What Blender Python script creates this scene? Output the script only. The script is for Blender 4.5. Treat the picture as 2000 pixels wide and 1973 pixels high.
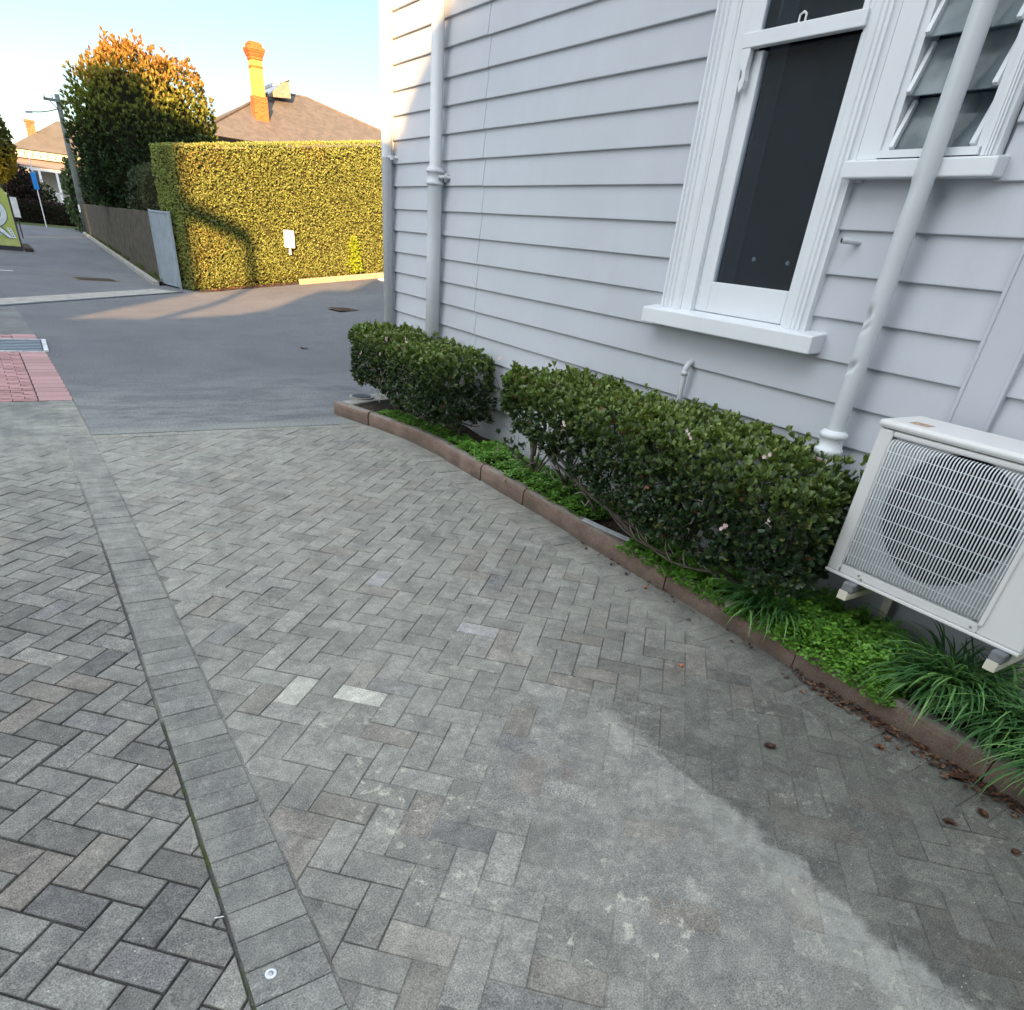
import bpy, bmesh, math, random
import numpy as np
from mathutils import Vector, Matrix
random.seed(7); rng = np.random.default_rng(11)
S = bpy.context.scene
for o in list(bpy.data.objects): bpy.data.objects.remove(o)

# ------------------------------------------------------------ camera
def rotm(pitch, roll, yaw):
    B = np.array([[1,0,0],[0,0,-1],[0,1,0.]])
    c,s = math.cos(pitch),math.sin(pitch); Rx = np.array([[1,0,0],[0,c,-s],[0,s,c]])
    c,s = math.cos(roll),math.sin(roll);  Rz = np.array([[c,-s,0],[s,c,0],[0,0,1]])
    c,s = math.cos(yaw),math.sin(yaw);    Rw = np.array([[c,-s,0],[s,c,0],[0,0,1]])
    return Rw@B@Rx@Rz
CR = rotm(-.5876,.1077,-.6231)
cam = bpy.data.cameras.new('camera'); co = bpy.data.objects.new('camera', cam)
S.collection.objects.link(co)
co.matrix_world = Matrix.Translation((0,0,1.6)) @ Matrix([list(r) for r in CR]).to_4x4()
cam.sensor_fit = 'HORIZONTAL'; cam.sensor_width = 36; cam.lens = 1272/2000*36
cam.shift_y = (1333-986.5)/2000; cam.clip_start = .05; cam.clip_end = 2000
S.camera = co
S.render.resolution_x = 1024; S.render.resolution_y = 1010

# ------------------------------------------------------------ light
SX, SY, TE = -.47, -.88, .27                      # towards the sun
ELEV = math.atan(TE)
w = bpy.data.worlds.new('World'); S.world = w; w.use_nodes = True
nt = w.node_tree; nt.nodes.clear()
sky = nt.nodes.new('ShaderNodeTexSky'); sky.sky_type = 'NISHITA'; sky.sun_disc = False
sky.sun_elevation = ELEV; sky.sun_rotation = math.atan2(SX, SY)
sky.air_density = 1.0; sky.dust_density = .5; sky.ozone_density = 2; sky.altitude = 20
bg = nt.nodes.new('ShaderNodeBackground'); bg.inputs[1].default_value = .05
wo = nt.nodes.new('ShaderNodeOutputWorld')
# added bright cloud band, out of view, to lift the shaded foreground
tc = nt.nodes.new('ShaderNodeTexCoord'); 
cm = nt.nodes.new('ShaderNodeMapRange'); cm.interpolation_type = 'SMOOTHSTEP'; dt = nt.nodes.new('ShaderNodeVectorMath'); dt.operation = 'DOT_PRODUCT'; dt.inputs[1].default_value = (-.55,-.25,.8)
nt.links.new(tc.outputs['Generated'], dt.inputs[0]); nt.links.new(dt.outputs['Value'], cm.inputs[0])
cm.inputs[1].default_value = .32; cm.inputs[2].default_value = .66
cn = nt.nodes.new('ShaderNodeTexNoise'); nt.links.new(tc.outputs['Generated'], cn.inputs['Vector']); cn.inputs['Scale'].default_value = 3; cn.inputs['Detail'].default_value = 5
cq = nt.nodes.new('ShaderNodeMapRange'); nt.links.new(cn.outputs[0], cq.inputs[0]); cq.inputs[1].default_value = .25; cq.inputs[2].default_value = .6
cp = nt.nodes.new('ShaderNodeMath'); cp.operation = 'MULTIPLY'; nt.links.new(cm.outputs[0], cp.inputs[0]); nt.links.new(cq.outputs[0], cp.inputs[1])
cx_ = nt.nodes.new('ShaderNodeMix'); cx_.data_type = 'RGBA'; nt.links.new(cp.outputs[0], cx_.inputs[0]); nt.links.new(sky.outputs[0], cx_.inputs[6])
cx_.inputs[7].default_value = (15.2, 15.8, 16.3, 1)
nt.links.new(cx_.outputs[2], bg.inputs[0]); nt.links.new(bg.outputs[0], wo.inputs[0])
sl = bpy.data.lights.new('sun', 'SUN'); sl.energy = 5; sl.angle = math.radians(.6); sl.color = (1,.57,.25)
so = bpy.data.objects.new('sun', sl); S.collection.objects.link(so)
so.rotation_euler = Vector((SX, SY, TE)).to_track_quat('Z','Y').to_euler()
S.view_settings.view_transform = 'Standard'; S.view_settings.look = 'None'
S.view_settings.exposure = 2.2; S.view_settings.gamma = 1
S.render.engine = 'CYCLES'

# ------------------------------------------------------------ materials
class NG:
    def __init__(s, name, rough=.8, spec=.3):
        s.m = bpy.data.materials.new(name); s.m.use_nodes = True
        s.t = s.m.node_tree; s.b = s.t.nodes['Principled BSDF']
        s.b.inputs['Roughness'].default_value = rough
        s.b.inputs['Specular IOR Level'].default_value = spec
        s.g = s.t.nodes.new('ShaderNodeNewGeometry'); s.P = s.g.outputs['Position']
    def n(s, t, **k):
        x = s.t.nodes.new(t)
        for a,b in k.items(): setattr(x, a, b)
        return x
    def put(s, sock, v):
        if v is None: return
        if hasattr(v, 'is_output'): s.t.links.new(v, sock)
        elif isinstance(v, (tuple, list)):
            sock.default_value = tuple(v)+(1,) if len(v)==3 and len(sock.default_value)==4 else v
        else: sock.default_value = v
    def noise(s, sc, det=3, ro=.55, vec=None, dist=0, out=0):
        x = s.n('ShaderNodeTexNoise'); s.put(x.inputs['Vector'], vec or s.P)
        x.inputs['Scale'].default_value = sc; x.inputs['Detail'].default_value = det
        x.inputs['Roughness'].default_value = ro; x.inputs['Distortion'].default_value = dist
        return x.outputs[out]
    def vor(s, sc, out=0, feat='F1', vec=None, rnd=1):
        x = s.n('ShaderNodeTexVoronoi', feature=feat); s.put(x.inputs['Vector'], vec or s.P)
        x.inputs['Scale'].default_value = sc; x.inputs['Randomness'].default_value = rnd; return x.outputs[out]
    def ss(s, v, a, b, lo=0., hi=1.):
        x = s.n('ShaderNodeMapRange', interpolation_type='SMOOTHSTEP'); s.put(x.inputs[0], v)
        x.inputs[1].default_value=a; x.inputs[2].default_value=b; x.inputs[3].default_value=lo; x.inputs[4].default_value=hi
        return x.outputs[0]
    def ma(s, op, a, b=None):
        x = s.n('ShaderNodeMath', operation=op); s.put(x.inputs[0], a); s.put(x.inputs[1], b); return x.outputs[0]
    def mix(s, f, a, b, mode='MIX'):
        x = s.n('ShaderNodeMix', data_type='RGBA', blend_type=mode)
        s.put(x.inputs[0], f); s.put(x.inputs[6], a); s.put(x.inputs[7], b); return x.outputs[2]
    def attr(s, name, out=0):
        x = s.n('ShaderNodeAttribute', attribute_name=name); return x.outputs[out]
    def xyz(s, v=None):
        x = s.n('ShaderNodeSeparateXYZ'); s.put(x.inputs[0], v or s.P); return x.outputs
    def scale(s, vx, vec=None):
        x = s.n('ShaderNodeMapping'); s.put(x.inputs[0], vec or s.P); x.inputs['Scale'].default_value = vx; return x.outputs[0]
    def bump(s, h, st=.3, d=.01, nrm=None):
        x = s.n('ShaderNodeBump'); x.inputs['Strength'].default_value = st; x.inputs['Distance'].default_value = d
        s.put(x.inputs['Height'], h); s.put(x.inputs['Normal'], nrm); s.t.links.new(x.outputs[0], s.b.inputs['Normal']); return x.outputs[0]
    def col(s, v): s.put(s.b.inputs['Base Color'], v); return s
    def rough(s, v): s.put(s.b.inputs['Roughness'], v); return s

M = {}
def plain(name, c, rough=.6, spec=.4, var=.12, sc=6, bump=0, bsc=60, metal=0):
    g = NG(name, rough, spec)
    lo = tuple(x*(1-var) for x in c); hi = tuple(min(1,x*(1+var)) for x in c)
    g.col(g.mix(g.ss(g.noise(sc,5,.6),.3,.7), lo, hi))
    g.b.inputs['Metallic'].default_value = metal
    if bump: g.bump(g.noise(bsc,4), bump, .004)
    M[name] = g.m; return g.m

def paver_mat(name, fill):
    g = NG(name, .88, .25)
    x,y,z = g.xyz()
    c = g.attr('Col')
    # fine aggregate speckle
    sp = g.noise(200,3,.8); c = g.mix(g.ss(sp,.28,.72), g.mix(1.,c,(.42,.42,.44),'MULTIPLY'), g.mix(1.,c,(1.65,1.65,1.63),'MULTIPLY'))
    md = g.noise(30,5,.7); c = g.mix(g.ss(md,.42,.72,.0,.7), c, g.mix(1.,c,(1.55,1.56,1.5),'MULTIPLY'))
    # green grey dust and lichen film
    dust = g.attr('Dust',2)
    dn = g.ma('MULTIPLY', g.ma('MULTIPLY', g.ss(g.noise(2.3,5,.62),.25,.72), dust), .85 if fill else 1.)
    dcol = g.mix(g.ss(g.noise(170,2,.7),.35,.65), (.17,.175,.16), (.35,.355,.322))
    c = g.mix(dn, c, dcol)
    # worn strip between wheel track and damp margin
    xe = g.ma('ADD', x, g.ss(g.noise(6,4,.7),0,1,-.06,.06)); xe = g.ma('ADD', xe, g.ma('MULTIPLY', g.ma('SUBTRACT', g.xyz(g.attr('Col'))[0], .18), 1.0))
    near = g.ss(y, 1.1, 2.6, 1, 0)
    damp = g.ma('MULTIPLY', g.ss(xe,1.66,1.72), near)
    c = g.mix(g.ma('MULTIPLY',damp,.8), c, g.mix(1.,c,(.42,.43,.42),'MULTIPLY'))
    wedge = g.ma('MULTIPLY', g.ma('MULTIPLY', g.ss(xe,1.50,1.56), g.ss(xe,1.66,1.72,1,0)), g.ss(y,.7,1.5,1,0))
    c = g.mix(g.ma('MULTIPLY',g.ma('MULTIPLY',wedge,g.ss(g.noise(14,5,.7),.2,.65)),.2 if fill else .5), c, (.29,.305,.285))
    # pale lichen blotches
    r1 = g.ss(g.noise(2.1,3,.5),.48,.6)
    bl = g.ma('MULTIPLY', g.ss(g.noise(20,5,.62,dist=.3),.57,.64), g.ss(g.noise(160,3,.7),.35,.55))
    reg = g.ma('MULTIPLY', g.ma('MULTIPLY', g.ss(x,.3,.6), g.ss(x,1.72,1.5,.35,1)), g.ss(y,2.6,1.7))
    c = g.mix(g.ma('MULTIPLY', g.ma('MULTIPLY',bl,reg), g.ma('ADD', g.ma('MULTIPLY', r1,.85), .08)), c, (.44,.44,.375))
    # white grit
    v = g.vor(34); gr = g.ma('MULTIPLY', g.ss(v,.05,.075,1,0), g.ss(g.noise(3,2),.47,.56))
    c = g.mix(g.ma('MULTIPLY',gr,.8), c, (.6,.6,.56))
    m2 = g.noise(9,5,.7); c = g.mix(g.ss(m2,.25,.75), g.mix(1.,c,(.8,.8,.8),'MULTIPLY'), g.mix(1.,c,(1.28,1.28,1.24),'MULTIPLY'))
    # moss beside the border course
    ms = g.ma('MULTIPLY', g.ss(g.ma('ABSOLUTE', g.ma('SUBTRACT', x, .06)), .008, .03, 1, 0), g.ss(g.noise(9,3),.5,.6))
    if fill: c = g.mix(g.ma('MULTIPLY',ms,g.ss(y,.9,3.5,1,0)), c, (.06,.085,.02))
    g.col(c)
    h = g.ma('ADD', g.ma('MULTIPLY', g.noise(300,3,.7),.5), g.noise(60,4,.6))
    g.bump(h, .55, .004)
    M[name] = g.m
paver_mat('paver', False); paver_mat('joint_fill', True)

g = NG('asphalt', .9, .25); x,y,z = g.xyz()
c = g.mix(g.ss(g.noise(240,3,.7),.32,.68), (.068,.072,.082), (.16,.165,.175))
c = g.mix(g.ss(g.noise(1.4,6,.65),.3,.72), c, g.mix(1.,c,(1.3,1.3,1.28),'MULTIPLY'))
st = g.noise(2.4,8,.75,vec=g.scale((.6,1.3,1)))
dz = g.ma('MULTIPLY', g.ss(y,10.2,7.0), g.ss(st,.36,.62))
c = g.mix(g.ma('MULTIPLY',dz,.62), c, (.26,.275,.275))
c = g.mix(g.ma('MULTIPLY', g.ss(y,6.9,6.5), .7), c, (.27,.29,.27))
v = g.vor(7); c = g.mix(g.ma('MULTIPLY', g.ss(v,.03,.05,1,0), g.ss(g.noise(1.5,2),.5,.62)), c, (.5,.5,.47))
c = g.mix(g.ss(g.noise(45,3,.8),.3,.7), g.mix(1.,c,(.75,.75,.76),'MULTIPLY'), g.mix(1.,c,(1.3,1.3,1.28),'MULTIPLY'))
c = g.mix(g.ss(g.noise(.7,4,.6),.42,.62,0,.5), c, g.mix(1.,c,(.8,.81,.84),'MULTIPLY'))
g.col(c); g.bump(g.noise(160,4,.75), .8, .008); M['asphalt'] = g.m

g = NG('road_asphalt', .9, .25)
c = g.mix(g.ss(g.noise(120,3,.7),.32,.68), (.06,.068,.08), (.13,.138,.15))
c = g.mix(g.ss(g.noise(.8,6,.65,vec=g.scale((1,.3,1))),.3,.72), c, g.mix(1.,c,(1.35,1.35,1.32),'MULTIPLY'))
g.col(c); g.bump(g.noise(160,4,.7), .5, .008); M['road_asphalt'] = g.m

g = NG('rough_asphalt', .95, .2)
c = g.mix(g.ss(g.noise(60,4,.75),.35,.62), (.05,.052,.058), (.22,.225,.225))
c = g.mix(g.ss(g.noise(2.2,6,.65),.4,.7), c, (.2,.21,.21)); g.col(c); g.bump(g.noise(70,4,.8), .9, .015); M['rough_asphalt'] = g.m

g = NG('kerb_concrete', .9, .2)
c = g.mix(g.ss(g.noise(5,6,.65),.3,.7), (.15,.105,.085), (.235,.172,.142))
c = g.mix(g.ss(g.noise(150,3,.7),.35,.68), g.mix(1.,c,(.75,.75,.75),'MULTIPLY'), g.mix(1.,c,(1.25,1.25,1.25),'MULTIPLY'))
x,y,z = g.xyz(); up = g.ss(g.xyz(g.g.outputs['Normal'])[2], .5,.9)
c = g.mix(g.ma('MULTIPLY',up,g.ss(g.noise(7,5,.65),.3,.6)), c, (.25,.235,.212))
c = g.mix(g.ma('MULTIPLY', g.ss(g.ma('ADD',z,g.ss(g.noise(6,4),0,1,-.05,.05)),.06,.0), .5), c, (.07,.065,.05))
g.col(c); g.bump(g.noise(90,5,.7), .6, .006); M['kerb_concrete'] = g.m

g = NG('soil', .95, .15)
c = g.mix(g.ss(g.noise(30,5,.7),.3,.7), (.035,.027,.02), (.12,.098,.08)); g.col(c); g.bump(g.noise(45,5,.75), 1, .03); M['soil'] = g.m

def paint(name, c, rough=.42):
    g = NG(name, rough, .45)
    a = g.mix(g.ss(g.noise(1.6,4,.6),.3,.7), tuple(x*.965 for x in c), tuple(min(1,x*1.03) for x in c))
    a = g.mix(g.ma('MULTIPLY', g.ss(g.noise(4,6,.7,vec=g.scale((1,1,.25))),.55,.75), .22), a, tuple(x*.78 for x in c))
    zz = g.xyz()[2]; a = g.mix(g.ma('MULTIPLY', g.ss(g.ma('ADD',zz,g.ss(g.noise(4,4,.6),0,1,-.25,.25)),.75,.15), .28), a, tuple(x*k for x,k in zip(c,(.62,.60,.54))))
    a = g.mix(g.ma('MULTIPLY', g.ss(g.vor(2.6),.012,.02,1,0), .5), a, tuple(x*.6 for x in c))
    g.col(a); h = g.ma('ADD', g.noise(7,3,.5,vec=g.scale((1,.35,1.4))), g.ma('MULTIPLY', g.noise(120,3,.6),.12))
    g.bump(h, .16, .006); M[name] = g.m
paint('wall_paint', (.48,.51,.555)); paint('trim_paint', (.70,.735,.77), .35); paint('pipe_paint', (.56,.595,.625), .38)

def leafmat(name, trans=.25, rough=.45, spec=.45):
    g = NG(name, rough, spec); c = g.attr('Col'); g.col(c)
    tr = g.n('ShaderNodeBsdfTranslucent'); g.t.links.new(g.mix(1.,c,(1.3,1.5,.6),'MULTIPLY'), tr.inputs[0])
    mx = g.n('ShaderNodeMixShader'); mx.inputs[0].default_value = trans
    out = g.t.nodes['Material Output']
    g.t.links.new(g.b.outputs[0], mx.inputs[1]); g.t.links.new(tr.outputs[0], mx.inputs[2]); g.t.links.new(mx.outputs[0], out.inputs[0])
    M[name] = g.m
leafmat('leaf', .22, .38, .5); leafmat('hedge_leaf', .25, .5, .4); leafmat('grass_leaf', .3, .45, .4)
leafmat('dead_leaf', .1, .8, .2)
plain('bark', (.10,.085,.07), .9, .2, .35, 20, .6); plain('dark_core', (.018,.02,.012), 1, 0, .3, 8)
plain('hedge_core', (.05,.05,.022), 1, 0, .4, 20)
plain('pale_twig', (.24,.21,.18), .85, .2, .3, 30)
plain('petal', (.72,.55,.54), .6, .3, .15, 40)
plain('ac_white', (.68,.685,.68), .38, .45, .03, 2); plain('ac_inner', (.36,.38,.39), .5, .4, .08, 6)
plain('ac_black', (.012,.013,.017), .5, .4, .3, 10); plain('steel', (.42,.43,.44), .35, .6, .2, 30, metal=.8)
plain('rubber', (.16,.17,.18), .7, .3, .25, 20); plain('rust', (.10,.03,.015), .9, .2, .5, 30)
plain('wood_post', (.13,.15,.14), .85, .2, .25, 4, .4, 30); plain('dark_metal', (.03,.032,.036), .5, .4)
plain('white_paint', (.74,.75,.75), .5); plain('road_paint', (.5,.52,.54), .8, .2, .3, 20)
plain('blue_sign', (.02,.22,.62), .4); plain('blue_disc', (.02,.09,.32), .4); plain('black', (.012,.012,.014), .6)
plain('sign_green', (.36,.42,.10), .5, .4, .12, 1.5); plain('sign_lime', (.42,.47,.16), .5); plain('sign_letter', (.62,.68,.70), .5)
plain('sign_blue', (.22,.46,.72), .5); plain('sign_outline', (.04,.07,.08), .5)
plain('fence_wood', (.075,.066,.052), .95, .15, .35, 5, .8, 30); plain('iron_grey', (.24,.29,.33), .5, .4, .1, 3)
plain('concrete', (.30,.295,.27), .9, .2, .2, 5, .4); plain('orange_kerb', (.40,.30,.20), .9, .2, .15, 6)
plain('interior', (.016,.024,.034), 1, 0, .4, 2); plain('interior_wall', (.05,.052,.055), 1, .1, .3, 1)
plain('flyscreen', (.17,.18,.185), .8, .2, .05, 3)
plain('far_roof', (.115,.108,.095), .8, .2, .12, 1.5); plain('cream_wall', (.45,.42,.35), .8, .2, .08, 2)
plain('verandah_roof', (.22,.175,.15), .7, .2, .1, 2); plain('grey_glass', (.05,.06,.07), .15, .6)
plain('brown_wall', (.25,.22,.19), .9); plain('zinc', (.42,.45,.48), .5, .4)
plain('paper', (.75,.75,.74), .8); plain('seed', (.42,.13,.08), .6)
plain('bracket_cream', (.62,.60,.50), .5)
plain('dirt', (.055,.045,.035), 1, .1, .4, 20, .5)
g = NG('roof_tiles', .75, .3); x,y,z = g.xyz()
wv = g.ma('FRACT', g.ma('MULTIPLY', z, 5.5))
g.col(g.mix(g.ss(g.noise(3,5,.6),.3,.7), (.088,.083,.078), (.12,.112,.104))); g.bump(wv,.5,.03); M['roof_tiles'] = g.m
def brick(name, a, b, mort):
    g = NG(name, .9, .2); t = g.n('ShaderNodeTexBrick')
    x,y,z = g.xyz(); cb = g.n('ShaderNodeCombineXYZ'); g.put(cb.inputs[0], g.ma('ADD',x,y)); g.put(cb.inputs[1], z)
    g.t.links.new(cb.outputs[0], t.inputs['Vector']); g.put(t.inputs['Color1'], a); g.put(t.inputs['Color2'], b); g.put(t.inputs['Mortar'], mort)
    t.inputs['Scale'].default_value = 1; t.inputs['Mortar Size'].default_value = .012
    t.inputs['Brick Width'].default_value = .23; t.inputs['Row Height'].default_value = .085
    g.col(t.outputs[0]); g.bump(t.outputs[1], -.4, .01); M[name] = g.m
brick('red_brick', (.40,.07,.02), (.50,.12,.035), (.40,.14,.06)); brick('yellow_brick', (.62,.38,.06), (.66,.44,.09), (.58,.36,.09))
# glass: dark sash pane that mirrors the sky faintly
g = NG('pane_glass', .03, .5); g.col((.72,.85,.98)); g.b.inputs['Transmission Weight'].default_value = .975
g.b.inputs['IOR'].default_value = 1.26; M['pane_glass'] = g.m
g = NG('louvre_glass', .12, .6); g.col(g.mix(g.ss(g.noise(4,3,.5),.3,.7), (.16,.22,.25), (.50,.58,.61)))
g.b.inputs['Transmission Weight'].default_value = .6; g.b.inputs['IOR'].default_value=1.3; M['louvre_glass'] = g.m
g = NG('red_paver', .88, .25)
g.col(g.mix(g.ss(g.noise(90,3,.7),.3,.7), g.mix(1.,g.attr('Col'),(.8,.8,.8),'MULTIPLY'), g.mix(1.,g.attr('Col'),(1.25,1.25,1.25),'MULTIPLY')))
g.bump(g.noise(90,4), .4, .005); M['red_paver'] = g.m

plain('rust_stain', (.40,.30,.22), .8, .2, .3, 60)
g = NG('frost', .6, .3); g.col(g.mix(g.ss(g.noise(4.5,2,.5),.42,.6), (.06,.09,.11), (.50,.58,.60))); M['frost'] = g.m
plain('washer_white', (.62,.68,.74), .3, .6, .1, 60); plain('verge_green', (.07,.09,.035), .95, .1, .3, 2)
plain('rusty_frame', (.14,.10,.07), .9, .2, .3, 10); plain('rust_brick', (.22,.13,.07), .9, .2, .3, 5)

# ------------------------------------------------------------ mesh helpers
class MB:
    def __init__(s): s.v=[]; s.f=[]; s.mi=[]; s.c=[]; s.cur=0; s.cc=None
    def add(s, vs, fs):
        b=len(s.v); s.v += [tuple(map(float,p)) for p in vs]; s.f += [tuple(b+i for i in f) for f in fs]
        s.mi += [s.cur]*len(fs); s.c += [s.cc or (1,1,1)]*len(vs); return s
    def box(s, x0,x1,y0,y1,z0,z1):
        vs=[(x,y,z) for z in (z0,z1) for y in (y0,y1) for x in (x0,x1)]
        return s.add(vs,[(0,2,3,1),(4,5,7,6),(0,1,5,4),(2,6,7,3),(0,4,6,2),(1,3,7,5)])
    def obox(s, c, ax, ay, az):      # oriented box: centre, three half-vectors
        c,ax,ay,az=[np.array(q,float) for q in (c,ax,ay,az)]
        vs=[c+i*ax+j*ay+k*az for k in (-1,1) for j in (-1,1) for i in (-1,1)]
        return s.add(vs,[(0,2,3,1),(4,5,7,6),(0,1,5,4),(2,6,7,3),(0,4,6,2),(1,3,7,5)])
    def tube(s, path, r, seg=12, caps=True):
        P=[np.array(p,float) for p in path]; rs = r if hasattr(r,'__len__') else [r]*len(P)
        ring=[]; prev=None
        for i,p in enumerate(P):
            d = P[min(i+1,len(P)-1)]-P[max(i-1,0)]; d/= np.linalg.norm(d)+1e-9
            a = prev if prev is not None else (np.array([1,0,0.]) if abs(d[0])<.8 else np.array([0,1,0.]))
            a = a-d*(a@d); a/= np.linalg.norm(a)+1e-9; prev=a; b=np.cross(d,a)
            ring.append([p+rs[i]*(math.cos(t)*a+math.sin(t)*b) for t in np.linspace(0,2*math.pi,seg,endpoint=False)])
        vs=[q for rr in ring for q in rr]; fs=[]
        for i in range(len(P)-1):
            for k in range(seg):
                a=i*seg+k; b=i*seg+(k+1)%seg; fs.append((a,b,b+seg,a+seg))
        if caps: fs.append(tuple(range(seg))[::-1]); fs.append(tuple((len(P)-1)*seg+k for k in range(seg)))
        return s.add(vs,fs)
    def prism(s, poly, off):         # polygon (3D points) extruded by a vector
        n=len(poly); o=np.array(off,float); vs=[np.array(p,float) for p in poly]; vs=vs+[p+o for p in vs]
        fs=[tuple(range(n))[::-1], tuple(range(n,2*n))]+[(i,(i+1)%n,(i+1)%n+n,i+n) for i in range(n)]
        return s.add(vs,fs)
    def build(s, name, mats, parent=None, origin=None, smooth=False, bevel=0, col=False):
        me=bpy.data.meshes.new(name); o=bpy.data.objects.new(name,me)
        org=np.array(parent['_o'] if parent is not None else (origin if origin is not None else (0,0,0)),float)
        me.from_pydata([tuple(np.array(p)-org) for p in s.v],[],s.f)
        for m in (mats if isinstance(mats,(list,tuple)) else [mats]): me.materials.append(M[m])
        me.polygons.foreach_set('material_index', s.mi)
        if smooth: me.polygons.foreach_set('use_smooth',[True]*len(s.f))
        if col:
            a=me.color_attributes.new('Col','FLOAT_COLOR','POINT'); a.data.foreach_set('color',np.c_[np.array(s.c),np.ones(len(s.c))].ravel())
        me.update(); S.collection.objects.link(o)
        if parent is not None: o.parent=parent; o['_o']=list(parent['_o'])
        else: o.location=org; o['_o']=list(map(float,org))
        if bevel:
            b=o.modifiers.new('bevel','BEVEL'); b.width=bevel; b.segments=2; b.limit_method='ANGLE'; b.angle_limit=.6
        return o
def thing(name, label, cat, loc, group=None):
    o=bpy.data.objects.new(name,None); S.collection.objects.link(o); o.location=loc; o['_o']=list(map(float,loc))
    o.empty_display_size=.1; return tag(o,label,cat,group)
def tag(o, label, cat, group=None):
    o['label']=label; o['category']=cat
    if group: o['group']=group
    return o
def struct(o): o['kind']='structure'; return o
def gz(x,y):
    t=min(1,max(0,(y-9)/8)); t=t*t*(3-2*t); return .1*max(0,min(x,12)-3.4)*t
def arr_mesh(name, V, F, C, mat, parent=None, origin=(0,0,0), smooth=False):
    """V (n,3) F (m,k) C (n,3) -> one mesh object, fast"""
    org=np.array(parent['_o'] if parent is not None else origin,float)
    me=bpy.data.meshes.new(name); n=len(V); m,k=F.shape
    me.vertices.add(n); me.vertices.foreach_set('co',(V-org).astype(np.float32).ravel())
    me.loops.add(m*k); me.loops.foreach_set('vertex_index',F.astype(np.int32).ravel())
    me.polygons.add(m); me.polygons.foreach_set('loop_start',np.arange(0,m*k,k,dtype=np.int32)); me.polygons.foreach_set('loop_total',np.full(m,k,dtype=np.int32))
    if smooth: me.polygons.foreach_set('use_smooth',np.ones(m,bool))
    me.materials.append(M[mat])
    a=me.color_attributes.new('Col','FLOAT_COLOR','POINT'); a.data.foreach_set('color',np.c_[C,np.ones(n)].astype(np.float32).ravel())
    me.update(calc_edges=True); me.validate()
    o=bpy.data.objects.new(name,me); S.collection.objects.link(o)
    if parent is not None: o.parent=parent; o['_o']=list(parent['_o'])
    else: o.location=org; o['_o']=list(map(float,org))
    return o
def unit(a): return a/(np.linalg.norm(a,axis=-1,keepdims=True)+1e-9)
LEAF=np.array([[0,0,0],[.32,-.34,.09],[.32,0,0],[.32,.34,.09],[.70,-.42,.09],[.70,0,.02],[.70,.42,.09],[1,0,-.05]])
LEAFF=np.array([[0,2,1,1],[0,3,2,2],[1,2,5,4],[2,3,6,5],[4,5,7,7],[5,6,7,7]])
QUAD=np.array([[0,0,0],[.5,-.5,.1],[1,0,0],[.5,.5,.1]]); QUADF=np.array([[0,1,2,3]])
def leaves(P, D, Nn, L, Wd, Cc, T=LEAF, TF=LEAFF):
    """place leaf template at P, pointing D, normal about Nn, length L, width Wd, colour Cc"""
    D=unit(D); side=unit(np.cross(Nn,D)); up=np.cross(D,side); k=len(T)
    V=P[:,None,:]+T[None,:,0,None]*D[:,None,:]*L[:,None,None]+T[None,:,1,None]*side[:,None,:]*Wd[:,None,None]+T[None,:,2,None]*up[:,None,:]*L[:,None,None]
    F=(TF[None]+np.arange(len(P))[:,None,None]*k).reshape(-1,TF.shape[1])
    return V.reshape(-1,3),F,np.repeat(Cc,k,axis=0)
def tri_fix(F):     # quads with a doubled last index become true triangles later via validate
    return F
def lerp(a,b,t): return np.array(a)[None]*(1-t)[:,None]+np.array(b)[None]*t[:,None]
from mathutils import noise as mn
def nz(x,y,z=0,s=1.): return mn.noise(Vector((x*s,y*s,z*s)))

# ------------------------------------------------------------ ground
mb=MB(); mb.add([(-300,-100,-.06),(400,-100,-.06),(400,900,-.06),(-300,900,-.06)],[(0,1,2,3)])
struct(mb.build('ground','road_asphalt'))
def off(y): return .062-.0022*y*y if y>0 else .062
def kx(y):  # outer foot of the garden kerb
    K=[(-3,2.74),(4.4,2.745),(5.3,2.74),(5.85,2.68),(6.4,2.54),(6.9,2.38)]
    return float(np.interp(y,[k[0] for k in K],[k[1] for k in K]))
def grid_sheet(name, mat, x0,x1,y0,y1, nx, ny, zf, edge=None, dust=None, colv=(.1,.1,.1), colf=None):
    xs=np.linspace(0,1,nx); ys=np.linspace(y0,y1,ny); V=[];D=[]
    for yy in ys:
        a=x0(yy) if callable(x0) else x0; b=x1(yy) if callable(x1) else x1
        for t in xs:
            xx=a+(b-a)*t; V.append((xx,yy,zf(xx,yy)))
            if dust: D.append(dust(xx,yy))
    F=[(j*nx+i,j*nx+i+1,(j+1)*nx+i+1,(j+1)*nx+i) for j in range(ny-1) for i in range(nx-1)]
    V=np.array(V); o=arr_mesh(name,V,np.array(F),(np.array([colf(p[0],p[1]) for p in V]) if colf else np.tile(colv,(len(V),1))),mat,smooth=True)
    if dust:
        a=o.data.attributes.new('Dust','FLOAT','POINT'); a.data.foreach_set('value',np.array(D,np.float32))
    return struct(o)
def far_edge(x): return 14.8+.0 if x<0 else 14.8
grid_sheet('asphalt_yard','asphalt',lambda y:.262+off(y)-.062+ (0), 40, 6.52, 24, 90, 60, lambda x,y: gz(x,y)+.0)
grid_sheet('street','road_asphalt',-30,3.4, 15.2,70, 8,40, lambda x,y:-.004)
grid_sheet('rough_patch','rough_asphalt',-12,lambda y:.262+off(y)-.062, 11.86,15.6, 10,30, lambda x,y:-.001+.004*nz(x,y,0,2))
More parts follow.
